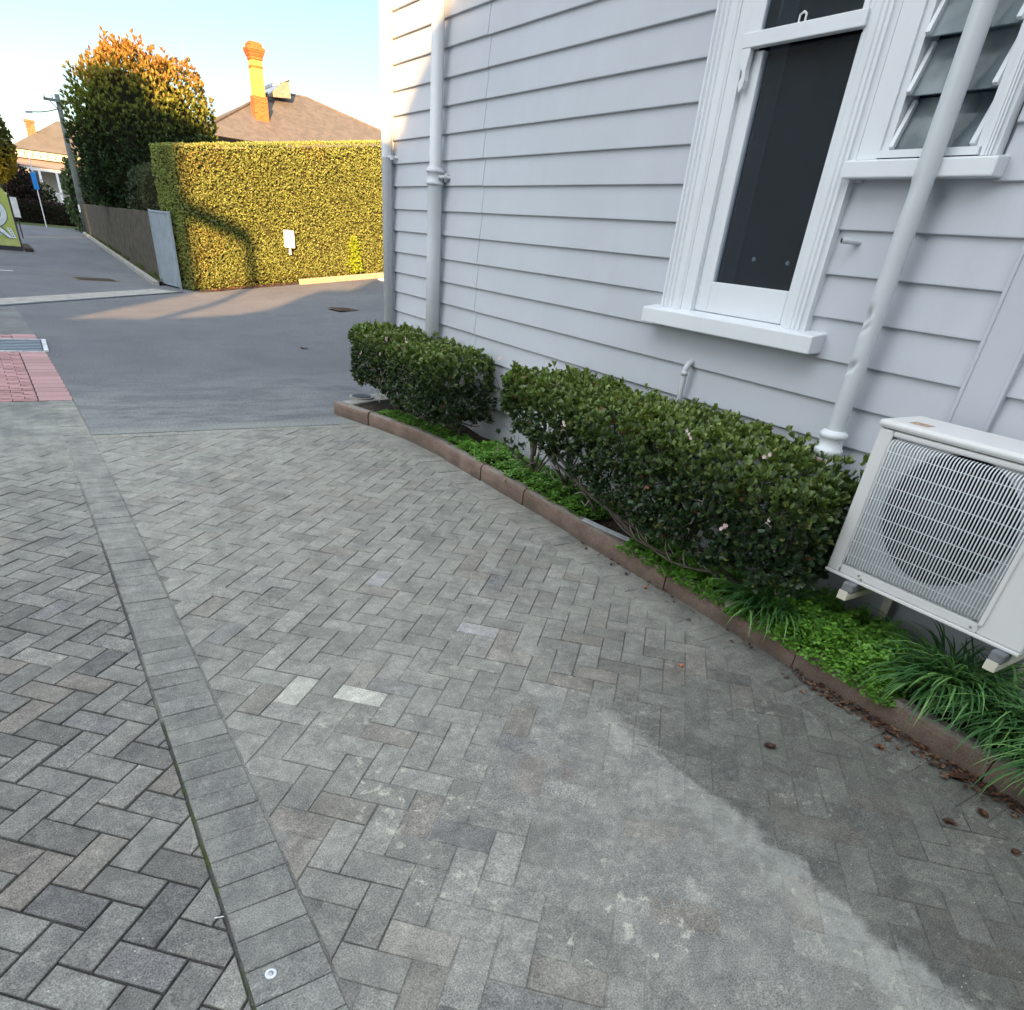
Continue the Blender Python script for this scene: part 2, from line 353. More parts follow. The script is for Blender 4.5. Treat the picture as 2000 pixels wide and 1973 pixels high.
# dished channel between lane and yard
mb=MB()
ch=[(-12,9.2),(-1.5,14.3),(.15,15.9),(1.5,17.4),(3.05,19.2)]
P0=np.array([.17,15.86]); P1=np.array([3.1,19.2]); d=unit(P1-P0); nrm=np.array([-d[1],d[0]])
def strip(mb,a,b,w0,w1,z,):
    a,b=np.array(a),np.array(b); dd=unit(b-a); nn=np.array([-dd[1],dd[0]])
    mb.add([(*(a+nn*w0),z),(*(b+nn*w0),z),(*(b+nn*w1),z),(*(a+nn*w1),z)],[(0,1,2,3)])
a=P0-d*3.5; b=P1
strip(mb,a,b,.10,.75,.004); struct(mb.build('concrete_gutter','concrete'))
mb=MB(); strip(mb,a,b,-.02,.10,.007); struct(mb.build('channel','dark_metal'))

# fill level between the pavers
def cover(x,y):
    n=nz(x,y,3,1.1)*.5+nz(x,y,7,3.5)*.3
    if x<.06+off(y)-.062: c=.0+max(0,min(1,(y-4.2)/2.0))*1.0
    else:
        c=.45+.30*math.exp(-((x-1.25)/.55)**2)*max(0,min(1,(2.5-y)/1.0)) + .15*max(0,min(1,(y-4.5)/1.5))
        c+= .22*max(0,min(1,(2.0-y)/.6))*max(0,min(1,(x-.5)/.5))
        c+= .35*max(0,min(1,(x-2.35)/.3))
    return c+n*.42*(1 if x>.26 or y>3.5 else .15)
def dustf(x,y):
    n=nz(x,y,3,1.1)*.5+nz(x,y,7,3.5)*.3
    if x<.06: d=.12+.75*max(0,min(1,(y-3.2)/2.0))
    elif x<.27: d=.35+.4*max(0,min(1,(y-2)/3))
    else: d=.34+.48*max(0,min(1,(y-1.5)/2.2))
    return max(0,min(1,d+n*.5))
def fillz(x,y): return -.012+.0125*min(1.05,max(0,cover(x,y)))+.0012*nz(x,y,1,30)
def fcol(x,y):
    t=max(0,min(1 if x<.06 else .88,(cover(x,y)-.15)/.55)); return tuple(.045+(c-.045)*t for c in (.19,.19,.182))
grid_sheet('joint_sand','joint_fill',-5.5,lambda y:kx(y)+.01,-.6,6.56,300,300,fillz,dust=dustf,colf=fcol)
grid_sheet('dusty_margin','joint_fill',-9,lambda y:.262+off(y)-.062,6.55,7.82,120,40,lambda x,y:(.0005 if x<.05+off(y)-.062 else -.004)+.001*nz(x,y,1,6),dust=lambda x,y:min(1,dustf(x,y)+.1),colv=(.12,.125,.125))

# ------------------------------------------------------------ pavers
def clip(poly, a,b,c):    # keep a*x+b*y<=c
    out=[]; n=len(poly)
    for i in range(n):
        p,q=poly[i],poly[(i+1)%n]; dp=a*p[0]+b*p[1]-c; dq=a*q[0]+b*q[1]-c
        if dp<=0: out.append(p)
        if dp*dq<0:
            t=dp/(dp-dq); out.append((p[0]+(q[0]-p[0])*t,p[1]+(q[1]-p[1])*t))
    return out
def inset(poly, d):
    n=len(poly); cx=sum(p[0] for p in poly)/n; cy=sum(p[1] for p in poly)/n; r=poly
    for i in range(n):
        p,q=poly[i],poly[(i+1)%n]; ex,ey=q[0]-p[0],q[1]-p[1]; l=math.hypot(ex,ey)
        if l<1e-5: continue
        a,b=ey/l,-ex/l; c=a*p[0]+b*p[1]
        if a*cx+b*cy>c: a,b,c=-a,-b,-c
        r=clip(r,a,b,c-d)
        if len(r)<3: return None
    return r
def area(p): return abs(sum(p[i][0]*p[(i+1)%len(p)][1]-p[(i+1)%len(p)][0]*p[i][1] for i in range(len(p))))/2
PV,PF,PC,PD=[],[],[],[]
def warp(x,y):
    k=max(0,min(1,1-(x-.25)/1.5)) if x>.25 else 1
    return x+(off(y)-.062)*k
def add_paver(poly, col, warpit=True, joint=.0022, zj=.0012):
    if len(poly)<3 or area(poly)<.0006: return
    top=inset(poly,joint+.0022); rim=inset(poly,joint)
    if not top or not rim or len(top)!=len(rim): return
    sgn=sum(top[i][0]*top[(i+1)%len(top)][1]-top[(i+1)%len(top)][0]*top[i][1] for i in range(len(top)))
    if sgn<0: top=top[::-1]; rim=rim[::-1]
    cx=sum(p[0] for p in top)/len(top); cy=sum(p[1] for p in top)/len(top)
    z0=random.gauss(0,zj); tx,ty=random.gauss(0,.007),random.gauss(0,.007)
    jit=[(random.gauss(0,.0007),random.gauss(0,.0007)) for _ in top]
    f=(lambda x,y:(warp(x,y),y)) if warpit else (lambda x,y:(x,y))
    b=len(PV); n=len(top)
    for i,p in enumerate(top): PV.append((*f(p[0]+jit[i][0],p[1]+jit[i][1]),z0+(p[0]-cx)*tx+(p[1]-cy)*ty))
    for i,p in enumerate(rim): PV.append((*f(p[0]+jit[i][0],p[1]+jit[i][1]),z0-.0022+(p[0]-cx)*tx+(p[1]-cy)*ty))
    for i,p in enumerate(rim): PV.append((*f(p[0],p[1]),-.03))
    PF.append(tuple(range(b,b+n)))
    for k in (0,1):
        for i in range(n):
            a=b+k*n+i; c=b+k*n+(i+1)%n; PF.append((a,a+n,c+n,c))
    PC.extend([col]*(3*n)); d=max(0,min(1,dustf(*f(cx,cy))+random.uniform(-.16,.16))); PD.extend([d]*(3*n))
def pcol(right):
    t=random.random(); v=random.uniform(.8,1.22)
    base=(.182,.182,.174) if not right else (.218,.218,.206)
    if t<.08: base=(.185,.172,.160) if not right else (.222,.206,.190)
    elif t<.2: base=(.215,.213,.2)
    elif t<.22: base=(.17,.17,.172)
    v*=.78 if not right else .84
    return tuple(c*v for c in base)
def shade(a,b,c):
    k=random.uniform(a,b); return tuple(x*k for x in c)
e1=(.7071,-.7071); e2=(.7071,.7071)
def herring(o, u, test, region, right):
    for i in range(-90,91):
        for j in range(-45,46):
            for q in ((0,0,2,1),(-1,0,1,2)):
                a=i+4*j+q[0]; b=i+q[1]
                cx=o[0]+u*((a+q[2]/2)*e1[0]+(b+q[3]/2)*e2[0]); cy=o[1]+u*((a+q[2]/2)*e1[1]+(b+q[3]/2)*e2[1])
                if not test(cx,cy): continue
                P=[(o[0]+u*(s*e1[0]+t*e2[0]),o[1]+u*(s*e1[1]+t*e2[1])) for s,t in ((a,b),(a+q[2],b),(a+q[2],b+q[3]),(a,b+q[3]))]
                for (A,B,Cc) in region:
                    P=clip(P,A,B,Cc)
                    if len(P)<3: break
                if len(P)<3: continue
                col=pcol(right)
                if right:
                    for (sx,sy,sc) in ((1.50,2.475,(.30,.29,.31)),(.745,2.165,(.46,.46,.42)),(.55,2.30,(.40,.40,.36)),(1.33,3.2,(.26,.255,.28)),(.62,3.65,(.27,.30,.32))):
                        if abs(cx-sx)<.055 and abs(cy-sy)<.055: col=sc
                elif abs(cx+.66)<.05 and abs(cy-2.1)<.05: col=(.3,.27,.24)
                add_paver(P,col,joint=.0036 if not right else .0022)
herring((-.12,1.29),.1,lambda x,y:-5.2<x<.15 and -.55<y<6.6,[(1,0,.055),(0,1,6.5)],False)
herring((.67,2.17),.1025,lambda x,y:.2<x<2.75 and -.55<y<6.7,[(-1,0,-.262),(1,0,2.50),(0,1,6.40)],True)
yy=-.6
while yy<7.75:            # soldier course between the two fields
    h=.1005
    if not (0.93<yy<.96): pass
    add_paver([(.062,yy),(.257,yy),(.257,yy+h),(.062,yy+h)],shade(.85,1.12,(.15,.152,.148)),joint=.0016)
    yy+=h
yy=-.6
while yy<5.9:             # course against the garden kerb
    x1=kx(yy+.05)-.012
    add_paver([(2.505,yy),(x1,yy),(x1,yy+.1025),(2.505,yy+.1025)],pcol(True),False,joint=.0018); yy+=.1025
xx=.26
while xx<2.3:             # header course at the asphalt
    add_paver([(xx,6.405),(xx+.2,6.405),(xx+.2,6.505),(xx,6.505)],pcol(True),joint=.002); xx+=.2
me=bpy.data.meshes.new('paving'); me.from_pydata(PV,[],PF); me.materials.append(M['paver'])
a=me.color_attributes.new('Col','FLOAT_COLOR','POINT'); a.data.foreach_set('color',np.c_[np.array(PC),np.ones(len(PC))].ravel())
a=me.attributes.new('Dust','FLOAT','POINT'); a.data.foreach_set('value',np.array(PD,np.float32))
o=bpy.data.objects.new('paving',me); S.collection.objects.link(o); struct(o)

# red block patch (wavy interlocking blocks) on the far left
mb=MB(); 
for r in range(0,41):
    y0=7.84+r*.1
    for k in range(-1,60):
        xr=-.02-k*.2+((r%2)*.1); xl=xr-.2
        if xl>-.02: continue
        xr=min(xr,-.02); mb.cc=shade(.8,1.15,(.34,.20,.20)); o_=off(y0)-.062
        g_=.004; n=6
        if xr-xl<.03: continue
        lo=[(xl+g_+(xr-xl-2*g_)*t, y0+g_+.013*math.sin(2*math.pi*t)) for t in np.linspace(0,1,n)]
        hi=[(px,py+.1-2*g_) for px,py in lo][::-1]; pl=lo+hi
        zt=random.gauss(0,.001)
        mb.add([(px+o_,py,zt+.001) for px,py in pl],[tuple(range(len(pl)))])
        mb.add([(px+o_,py,zt+.001) for px,py in pl]+[(px+o_,py,-.02) for px,py in pl],[(i,i+12,(i+1)%12+12,(i+1)%12) for i in range(12)])
    mb.cc=shade(.85,1.1,(.36,.23,.23)); o_=off(y0)-.062
    if r%2==0: mb.add([(-.015+o_,y0+.004,.001),(.255+o_,y0+.004,.001),(.255+o_,y0+.196,.001),(-.015+o_,y0+.196,.001)],[(0,1,2,3)])
struct(mb.build('red_paving','red_paver',col=True))
grid_sheet('red_paving_bed','dirt',-9,lambda y:.262+off(y)-.062,7.81,11.88,6,20,lambda x,y:-.006)

# ------------------------------------------------------------ garden kerb and bed
mb=MB(); ys=[-2.2]
while ys[-1]<6.95: ys.append(ys[-1]+(.92 if ys[-1]<3 else .62))
ys[-1]=6.95
for a,b in zip(ys[:-1],ys[1:]):
    t0=a+.003; t1=b-.003; n=5; V=[];F=[]; dz=random.gauss(0,.004); dx=random.gauss(0,.004)
    prof=[(0,-.04),(0,.088),(.006,.108),(.016,.119),(.03,.123),(.078,.12),(.09,.112),(.094,-.04)]
    for t in np.linspace(t0,t1,n):
        s=(kx(t+.01)-kx(t-.01))/.02; 
        for (px,pz) in prof: V.append((kx(t)+px+dx+.002*nz(t,px,0,9), t-s*px, pz+dz+.002*nz(t,px,4,9)))
    m=len(prof)
    for i in range(n-1):
        for k in range(m-1): F.append((i*m+k,(i+1)*m+k,(i+1)*m+k+1,i*m+k+1))
    F.append(tuple(range(m))); F.append(tuple((n-1)*m+k for k in range(m))[::-1])
    mb.add(V,F)
struct(mb.build('kerb','kerb_concrete',smooth=False))
def bedz(x,y): return .075+.02*nz(x,y,0,4)+.008*nz(x,y,0,16)
grid_sheet('garden_bed','soil',lambda y:kx(y)+.095,3.36,-2.2,6.98,40,200,bedz)
mb=MB(); mb.prism([(2.40,6.86,-.03),(3.5,7.3,-.03),(3.5,7.75,-.03),(2.40,7.0,-.03)],(0,0,.125)); 
struct(mb.build('concrete_apron','concrete',bevel=.01))
t=thing('manhole_lid','round grey drain lid on the concrete corner beneath the short bush','lid',(2.78,7.22,.096))
mb=MB(); mb.tube([(2.78,7.22,.09),(2.78,7.22,.108)],.13,28); mb.build('rim','concrete',t)
mb=MB(); mb.tube([(2.78,7.22,.108),(2.78,7.22,.114)],.10,28); mb.build('cover','dark_metal',t)
# ------------------------------------------------------------ the weatherboard house
WX=3.3; HY0=-3.4; HY1=7.52
house=thing('weatherboard_house','pale grey weatherboard house wall with white trimmed sash window and downpipes','house',(WX,2.5,0))
ZB=[3.219-.1773*k for k in range(-7,17)]       # bottom edges of the boards
W1=(2.345,3.39,1.37,4.2); W2=(1.72,2.30,2.03,4.2)   # openings in the boards: y0,y1,z0,z1
mb=MB()
def board_run(mb,y0,y1,zb,dx):
    # cut by the window openings
    segs=[(y0,y1)]
    for (a,b,c,d) in (W1,W2):
        if zb+.1773>c+.02 and zb<d:
            new=[]
            for s0,s1 in segs:
                if s1<=a or s0>=b: new.append((s0,s1)); continue
                if s0<a: new.append((s0,a))
                if s1>b: new.append((b,s1))
            segs=new
    for s0,s1 in segs:
        if s1-s0<.005: continue
        n=max(2,int((s1-s0)/.35)+1); V=[];F=[]; H=.1773
        for t in np.linspace(s0,s1,n):
            wv=.0016*nz(t,zb,0,1.7); wz=.0014*nz(t,zb,5,1.3)
            pr=[(WX+.012,zb+wz),(WX-.017+dx+wv,zb+wz),(WX-.0205+dx+wv,zb+.003+wz),(WX-.0205+dx+wv,zb+.008+wz),(WX-.001+dx*.4+wv*.6,zb+H+.012)]
            V+=[(a,t,b) for a,b in pr]
        for i in range(n-1):
            for k in range(4): F.append((i*5+k,(i+1)*5+k,(i+1)*5+k+1,i*5+k+1))
        F.append((0,1,2,3,4)); e=(n-1)*5; F.append((e+4,e+3,e+2,e+1,e))
        mb.add(V,F)
for k,zb in enumerate(ZB):
    j=5.72+random.uniform(-.03,.03) if k%1==0 else 5.72
    board_run(mb,HY0,j-.0015,zb,0); board_run(mb,j+.0015,HY1,zb+random.uniform(-.002,.004),-.0025)
sid=mb.build('siding','wall_paint',house)
mb=MB()
mb.box(WX+.012,WX+.10,HY0,2.0,.0,4.4) if False else None
# wall backing with the two openings, gable end, body
def wallpanel(mb,y0,y1,z0,z1): mb.box(WX+.013,WX+.11,y0,y1,z0,z1)
wallpanel(mb,HY0,1.74,.36,4.6); wallpanel(mb,1.74,2.29,.36,2.05); wallpanel(mb,2.29,2.37,.36,4.6)
wallpanel(mb,2.37,3.37,.36,1.39); wallpanel(mb,3.37,HY1-.01,.36,4.6)
mb.box(WX+.02,9.3,HY1-.14,HY1-.02,.0,4.6); mb.box(WX+.02,9.3,HY0,HY0+.1,0,4.6); mb.box(9.2,9.3,HY0,HY1-.02,0,4.6)
mb.build('wall_body','wall_paint',house)
mb=MB(); mb.box(WX+.03,WX+.10,HY0,HY1-.02,-.05,.41); mb.build('base_board','wall_paint',house)
mb=MB(); mb.box(WX-.03,WX+.06,HY1-.002,HY1+.02,.05,4.5); mb.box(WX-.028,WX+.0,HY1-.055,HY1-.004,.2,4.5); mb.build('corner_board','pipe_paint',house)
mb=MB()
mb.prism([(WX-.42,HY0-.4,4.62),(9.7,HY0-.4,4.62),(6.5,HY0-.4,6.3)],(0,HY1-HY0+.8,0)); mb.build('roof','iron_grey',house)
mb=MB(); mb.box(WX-.52,WX-.40,HY0-.4,HY1+.4,4.52,4.64); mb.build('gutter','trim_paint',house)

def lathe(mb,cx,cy,prof,seg=20,ax='z'):
    V=[];F=[]
    for (r,z) in prof:
        for t in np.linspace(0,2*math.pi,seg,endpoint=False): V.append((cx+r*math.cos(t),cy+r*math.sin(t),z))
    for i in range(len(prof)-1):
        for k in range(seg):
            a=i*seg+k;b=i*seg+(k+1)%seg; F.append((a,b,b+seg,a+seg))
    F.append(tuple(range(seg))[::-1]); F.append(tuple((len(prof)-1)*seg+k for k in range(seg)))
    return mb.add(V,F)
# corner downpipe
mb=MB(); lathe(mb,3.215,7.46,[(.0495,.05),(.0495,2.19),(.051,2.192),(.051,2.2),(.0495,2.205),(.0495,4.55)],24)
p=mb.build('downpipe','pipe_paint',house,smooth=False); p['label']='slim round downpipe at the house corner'
for f in p.data.polygons: f.use_smooth=len(f.vertices)==4
mb=MB(); mb.tube([(3.215,7.415,2.20),(3.235,7.375,2.20),(3.29,7.35,2.20)],.012,10); lathe(mb,3.235,7.38,[(.02,2.18),(.02,2.215)],10); b_=mb.build('bracket','pipe_paint',p)
# collared downpipe
mb=MB(); cx,cy=3.205,6.40
lathe(mb,cx,cy,[(.064,.15),(.064,1.5),(.064,1.97),(.066,1.975),(.078,1.98),(.081,1.99),(.078,2.0),(.071,2.004),(.071,2.06),(.078,2.064),(.081,2.075),(.075,2.086),(.056,2.105),(.052,2.11),(.052,4.5)],28)
p=mb.build('downpipe','pipe_paint',house,smooth=True); p['label']='thick round downpipe with a raised collar, beside the house corner'
mb=MB(); mb.obox((3.262,6.315,2.035),(.006,.012,0),(.0,.03,0),(0,0,.03)); mb.tube([(3.235,6.285,2.03),(3.235,6.285,2.05)],.022,12)
mb.tube([(3.20,6.33,2.035),(3.25,6.28,2.035)],.013,10); mb.tube([(3.24,6.275,2.035),(3.30,6.27,2.035)],.012,8); mb.build('bracket','pipe_paint',p,bevel=.003)
# dented downpipe in front of the louvre window
cx,cy=3.19,1.955; seg=28; zs=list(np.linspace(.99,4.5,330)); V=[];F=[]
for z in zs:
    r=.0425; cxx=cx+.003*math.sin(z*2.1); cyy=cy+.004*math.sin(z*1.7+1)
    for k in range(seg):
        t=2*math.pi*k/seg; nx_,ny_=math.cos(t),math.sin(t); rr=r
        for (dzc,dw,ang,dep) in ((1.475,.028,2.5,.030),(1.43,.010,2.9,.012),(1.27,.018,2.8,.022),(1.235,.010,2.4,-.004),(1.93,.05,2.5,.008),(1.98,.012,2.3,-.004),(1.45,.01,1.9,-.006)):
            da=math.atan2(math.sin(t-ang),math.cos(t-ang)); rr-=dep*math.exp(-((z-dzc-.03*da)/dw)**2)*math.exp(-(da/.55)**2)
        V.append((cxx+rr*nx_,cyy+rr*ny_,z))
for i in range(len(zs)-1):
    for k in range(seg):
        a=i*seg+k;b=i*seg+(k+1)%seg; F.append((a,b,b+seg,a+seg))
mb=MB(); mb.add(V,F); p=mb.build('downpipe','pipe_paint',house,smooth=True); p['label']='dented round downpipe in front of the louvre window'
mb=MB(); lathe(mb,cx,cy,[(.052,.865),(.06,.875),(.067,.885),(.069,.897),(.066,.908),(.058,.913),(.057,.95),(.062,.957),(.067,.966),(.066,.978),(.058,.987),(.044,.993)],28); mb.build('collar','trim_paint',p,smooth=True)
mb=MB(); lathe(mb,cx+.005,cy,[(.052,.10),(.052,.80),(.054,.868)],24); mb.build('socket','pipe_paint',p,smooth=True)
mb=MB(); mb.obox((cx-.0495,cy-.012,.835),(.003,0,0),(0,.02,.004),(0,-.002,.018)); mb.build('rust_hole','rust',p)
# conduit elbow
mb=MB(); pts=[(3.235,3.065,.42),(3.235,3.065,1.07)]+[(3.235+.045*(1-math.cos(a)),3.065,1.07+.045*math.sin(a)) for a in np.linspace(.2,1.5,6)]+[(3.31,3.06,1.117)]
mb.tube(pts,.0175,14); mb.tube([(3.235,3.065,1.045),(3.235,3.065,1.068)],.0205,14); p=mb.build('conduit_elbow','pipe_paint',house,smooth=True)
# overflow stub
mb=MB(); mb.tube([(3.30,2.215,1.755),(3.245,2.245,1.757),(3.215,2.262,1.757)],.0115,14,caps=False); p=mb.build('overflow_pipe','pipe_paint',house,smooth=True)
mb=MB(); mb.tube([(3.216,2.2615,1.757),(3.219,2.26,1.757)],.0085,12); mb.build('bore','black',p)
# pipe trunking above the outdoor unit
mb=MB(); mb.box(3.262,3.31,1.335,1.495,.9,4.5); mb.box(3.255,3.30,1.485,1.503,.9,4.5); mb.box(3.255,3.30,1.327,1.345,.9,4.5); mb.build('pipe_trunking','wall_paint',house,bevel=.004)

# --- sash window (one)
def casing(mb,y0,y1,z0,z1,x1=3.30,depth=.045,flip=1):
    """fluted upright: raised flutes on a flat board, long in z"""
    xs=x1-depth; w=y1-y0; prof=[(0,x1)]
    pts=[(0,0),(.02,0),(.10,-.004),(.16,-.010),(.2,.002),(.23,.002),(.26,-.008),(.36,-.010),(.40,.001),(.43,.001),(.47,-.007),(.57,-.008),(.60,.001),(.64,.001),(.67,-.004),(.92,-.004),(.96,.003),(1,.006)]
    P=[(x1, y0)]+[(xs+q[1]+0.0, y0+w*q[0]) for q in pts]+[(x1,y1)]
    if flip<0: P=[(x, y0+y1-y) for x,y in P]
    mb.prism([(x,y,z0) for x,y in P],(0,0,z1-z0))
Wm=MB(); casing(Wm,3.235,3.395,1.375,4.3,3.30,.05,-1); casing(Wm,2.34,2.475,1.375,4.3,3.30,.05,1)
Wm.box(3.262,3.36,3.155,3.236,1.376,4.3); Wm.box(3.262,3.36,2.474,2.50,1.376,4.3)      # reveals
win=Wm.build('window','trim_paint',house); win['label']='tall fluted sash window left of the louvre window'
mb=MB(); z0=1.285
mb.prism([(3.12,2.235,z0),(3.12,3.535,z0),(3.12,3.535,z0+.07),(3.115,3.535,z0+.078),(3.115,2.235,z0+.078)][:0] or [(3.185,2.235,z0),(3.345,2.235,z0+.01),(3.345,2.235,z0+.105),(3.185,2.235,z0+.08)],(0,1.245,0)); mb.build('sill','trim_paint',win,bevel=.006)
mb=MB()   # lower sash, set outside-in
xa,xb=3.292,3.330
mb.box(xa,xb,3.06,3.155,1.385,2.50); mb.box(xa,xb,2.50,2.53,1.385,2.50); mb.box(xa,xb,2.53,3.06,1.385,1.535)
mb.build('lower_sash','trim_paint',win,bevel=.004)
mb=MB(); xa2,xb2=3.245,3.285
mb.box(xa2,xb2,2.49,3.165,2.505,2.562); mb.box(xa2+.01,xb2,3.075,3.155,2.562,4.2); mb.box(xa2+.01,xb2,2.50,2.53,2.562,4.2)
mb.build('upper_sash','trim_paint',win,bevel=.004)
# ogee sash horn
hz=[(0,0),(0,-.05),(-.012,-.07),(-.03,-.085),(-.035,-.105),(-.02,-.13),(-.035,-.165),(-.055,-.15),(-.062,-.12),(-.055,-.08),(-.06,-.03),(-.06,0)]
mb=MB(); mb.prism([(3.247,3.16+a*.9,2.505+b) for a,b in hz],(.03,0,0)); mb.build('sash_horn','trim_paint',win,bevel=.003)
mb=MB(); mb.tube([(3.262,2.86,2.562),(3.262,2.86,2.59),(3.262,2.84,2.598),(3.262,2.825,2.59),(3.262,2.825,2.562)],.005,8); mb.build('sash_lift','white_paint',win)
mb=MB(); mb.box(3.312,3.316,2.528,3.062,1.53,2.502); mb.build('glass_pane','pane_glass',win)
mb=MB(); mb.box(3.268,3.272,2.528,3.077,2.56,4.2); mb.build('glass_pane','pane_glass',win)
mb=MB(); mb.box(3.35,3.46,3.055,3.07,1.4,4.2); mb.build('inner_architrave','interior_wall',win)
mb=MB()   # dark room behind
mb.add([(3.42,2.0,1.2),(3.42,3.6,1.2),(5.6,3.6,1.2),(5.6,2.0,1.2),(3.42,2.0,4.4),(3.42,3.6,4.4),(5.6,3.6,4.4),(5.6,2.0,4.4)],[(0,1,2,3),(7,6,5,4),(3,2,6,7),(0,3,7,4),(2,1,5,6)])
mb.build('room','interior',house)
for (yy_,zz_) in ((2.93,1.66),(2.70,1.655)):  # small beads standing in for two faint glints in the pane
    mb=MB(); lathe(mb,3.44,yy_,[(.0,zz_-.012),(.009,zz_-.007),(.011,zz_),(.007,zz_+.008),(0,zz_+.012)],12); mb.build('pane_glint','ac_inner',win,smooth=True)
# --- louvre window
Wm=MB(); casing(Wm,1.735,1.80,2.055,4.3,3.30,.05,1)
Wm.box(3.25,3.36,2.235,2.338,2.055,4.3); Wm.box(3.262,3.36,2.20,2.236,2.056,4.3); Wm.box(3.262,3.36,1.80,1.83,2.056,4.3); Wm.box(3.235,3.36,1.80,2.235,2.057,2.083)
win2=Wm.build('window','trim_paint',house,bevel=.003); win2['label']='small glass louvre window behind the dented downpipe'
mb=MB(); mb.prism([(3.205,1.695,1.985),(3.345,1.695,1.99),(3.345,1.695,2.068),(3.205,1.695,2.048)],(0,.66,0)); mb.build('sill','trim_paint',win2,bevel=.006)
for k in range(7):
    zc=2.172+k*.178
    for (ya,yb,nm,mt) in ((1.832,2.198,'louvre_blade','louvre_glass'),):
        mb=MB(); c=np.array([3.30,(ya+yb)/2,zc]); az=np.array([.036,0,.090]); ax=unit(np.array([.090,0,-.036]))*.003
        mb.obox(c,ax,(0,(yb-ya)/2,0),az); mb.build(nm,mt,win2)
    for yc in (2.186,1.842):
        mb=MB(); c=np.array([3.288,yc,zc-.0]); mb.obox(c,unit(np.array([.079,0,-.030]))*.011,(0,.010,0),np.array([.034,0,.082])); mb.build('louvre_clip','trim_paint',win2,bevel=.002)
mb=MB(); mb.box(3.40,3.405,1.75,2.3,2.0,4.3); mb.build('frosted_backing','frost',win2)
mb=MB(); mb.box(3.33,3.345,1.83,2.20,2.083,2.10); mb.build('insect_screen_rail','dark_metal',win2)

# ------------------------------------------------------------ air conditioner outdoor unit
ax0,ax1,ay0,ay1,az0,az1=2.85,3.14,.70,1.556,.49,1.115
ac=thing('air_conditioner','white outdoor air conditioner unit with wire fan grille hung on the wall','air conditioner',(3.0,1.13,az0))
fcy,fcz,fr=1.165,.838,.262
mb=MB()
# front panel with circular opening
gy0,gy1,gz0,gz1=.868,1.492,.532,1.092
seg=64; V=[];F=[]
ring=[(fcy+fr*math.cos(t),fcz+fr*math.sin(t)) for t in np.linspace(0,2*math.pi,seg,endpoint=False)]
def outer(t):
    c,s=math.cos(t),math.sin(t); k=1e9
    for lim,comp in (((gy1-fcy),c),((gy0-fcy),c)):
        if comp*lim>1e-9: k=min(k,lim/comp)
    for lim,comp in (((gz1-fcz),s),((gz0-fcz),s)):
        if comp*lim>1e-9: k=min(k,lim/comp)
    return (fcy+k*c,fcz+k*s)
outr=[outer(t) for t in np.linspace(0,2*math.pi,seg,endpoint=False)]
# recessed inner panel (behind the grille)
R=MB(); xi=ax0+.012
V=[(xi,a,b) for a,b in outr]+[(xi,a,b) for a,b in ring]+[(xi+.02,fcy+(a-fcy)*.97,fcz+(b-fcz)*.97) for a,b in ring]+[(xi+.12,fcy+(a-fcy)*.97,fcz+(b-fcz)*.97) for a,b in ring]
F=[(i,(i+1)%seg,seg+(i+1)%seg,seg+i) for i in range(seg)]+[(seg+i,seg+(i+1)%seg,2*seg+(i+1)%seg,2*seg+i) for i in range(seg)]+[(2*seg+i,2*seg+(i+1)%seg,3*seg+(i+1)%seg,3*seg+i) for i in range(seg)]
R.add(V[:3*seg],F[:2*seg]); R.build('fan_shroud','ac_inner',ac)
R=MB(); R.add(V[2*seg:],[tuple(i-2*seg for i in f) for f in F[2*seg:]]); R.build('fan_duct','ac_black',ac)
C_=MB(); x=ax0
# front frame around grille opening as four bars
C_.box(x,ax1,gy1,ay1,az0,az1); C_.box(x,ax1,ay0,gy0,az0,az1); C_.box(x,ax1,gy0,gy1,az0,gz0); C_.box(x,ax1,gy0,gy1,gz1,az1); C_.box(ax1-.02,ax1-.002,gy0,gy1,gz0,gz1)
C_.build('casing','ac_white',ac,bevel=.007)
mb=MB(); mb.box(ax0-.010,ax1+.006,ay0-.01,ay1+.010,az1+.003,az1+.034); mb.build('top_cover','ac_white',ac,bevel=.012)
mb=MB(); mb.box(ax0-.004,ax0+.05,ay0+.002,ay1+.003,az0-.014,az0+.0); mb.build('base_tray','ac_white',ac,bevel=.003)
mb=MB(); mb.box(ax1-.06,ax1-.05,gy0,gy1,gz0,gz1); mb.build('coil','ac_black',ac)
fan=MB(); fan.tube([(ax0+.05,fcy,fcz),(ax0+.12,fcy,fcz)],.055,24)
for k in range(3):
    a0=k*2.094+.4; V=[];F=[]
    for i,rr in enumerate(np.linspace(.05,.235,6)):
        for j,da in enumerate(np.linspace(-.55,.55,6)):
            a=a0+da*(1-.1*i)+.06*i; V.append((ax0+.085+.035*da/.55,fcy+rr*math.cos(a),fcz+rr*math.sin(a)))
    for i in range(5):
        for j in range(5): F.append((i*6+j,i*6+j+1,(i+1)*6+j+1,(i+1)*6+j))
    fan.add(V,F)
fan.build('fan','ac_black',ac)
gr=MB(); n=46; xg=ax0-.014
for i in range(n):
    y=gy0+.012+(gy1-gy0-.024)*i/(n-1)
    path=[(ax0+.012,y,gz1-.010),(ax0-.002,y,gz1-.012),(xg,y,gz1-.028),(xg,y,gz0+.022),(ax0-.006,y,gz0+.010),(ax0+.008,y,gz0+.008)]
    gr.tube(path,.0031,6,False)
for k in range(8):
    z=gz0+.055+k*(gz1-gz0-.11)/7*1.0
    gr.tube([(ax0+.01,gy1-.004,z),(xg+.004,gy1-.010,z),(xg+.004,gy0+.010,z),(ax0+.01,gy0+.004,z)],.0019,6,False)
g_=gr.build('grille','trim_paint',ac,smooth=True)
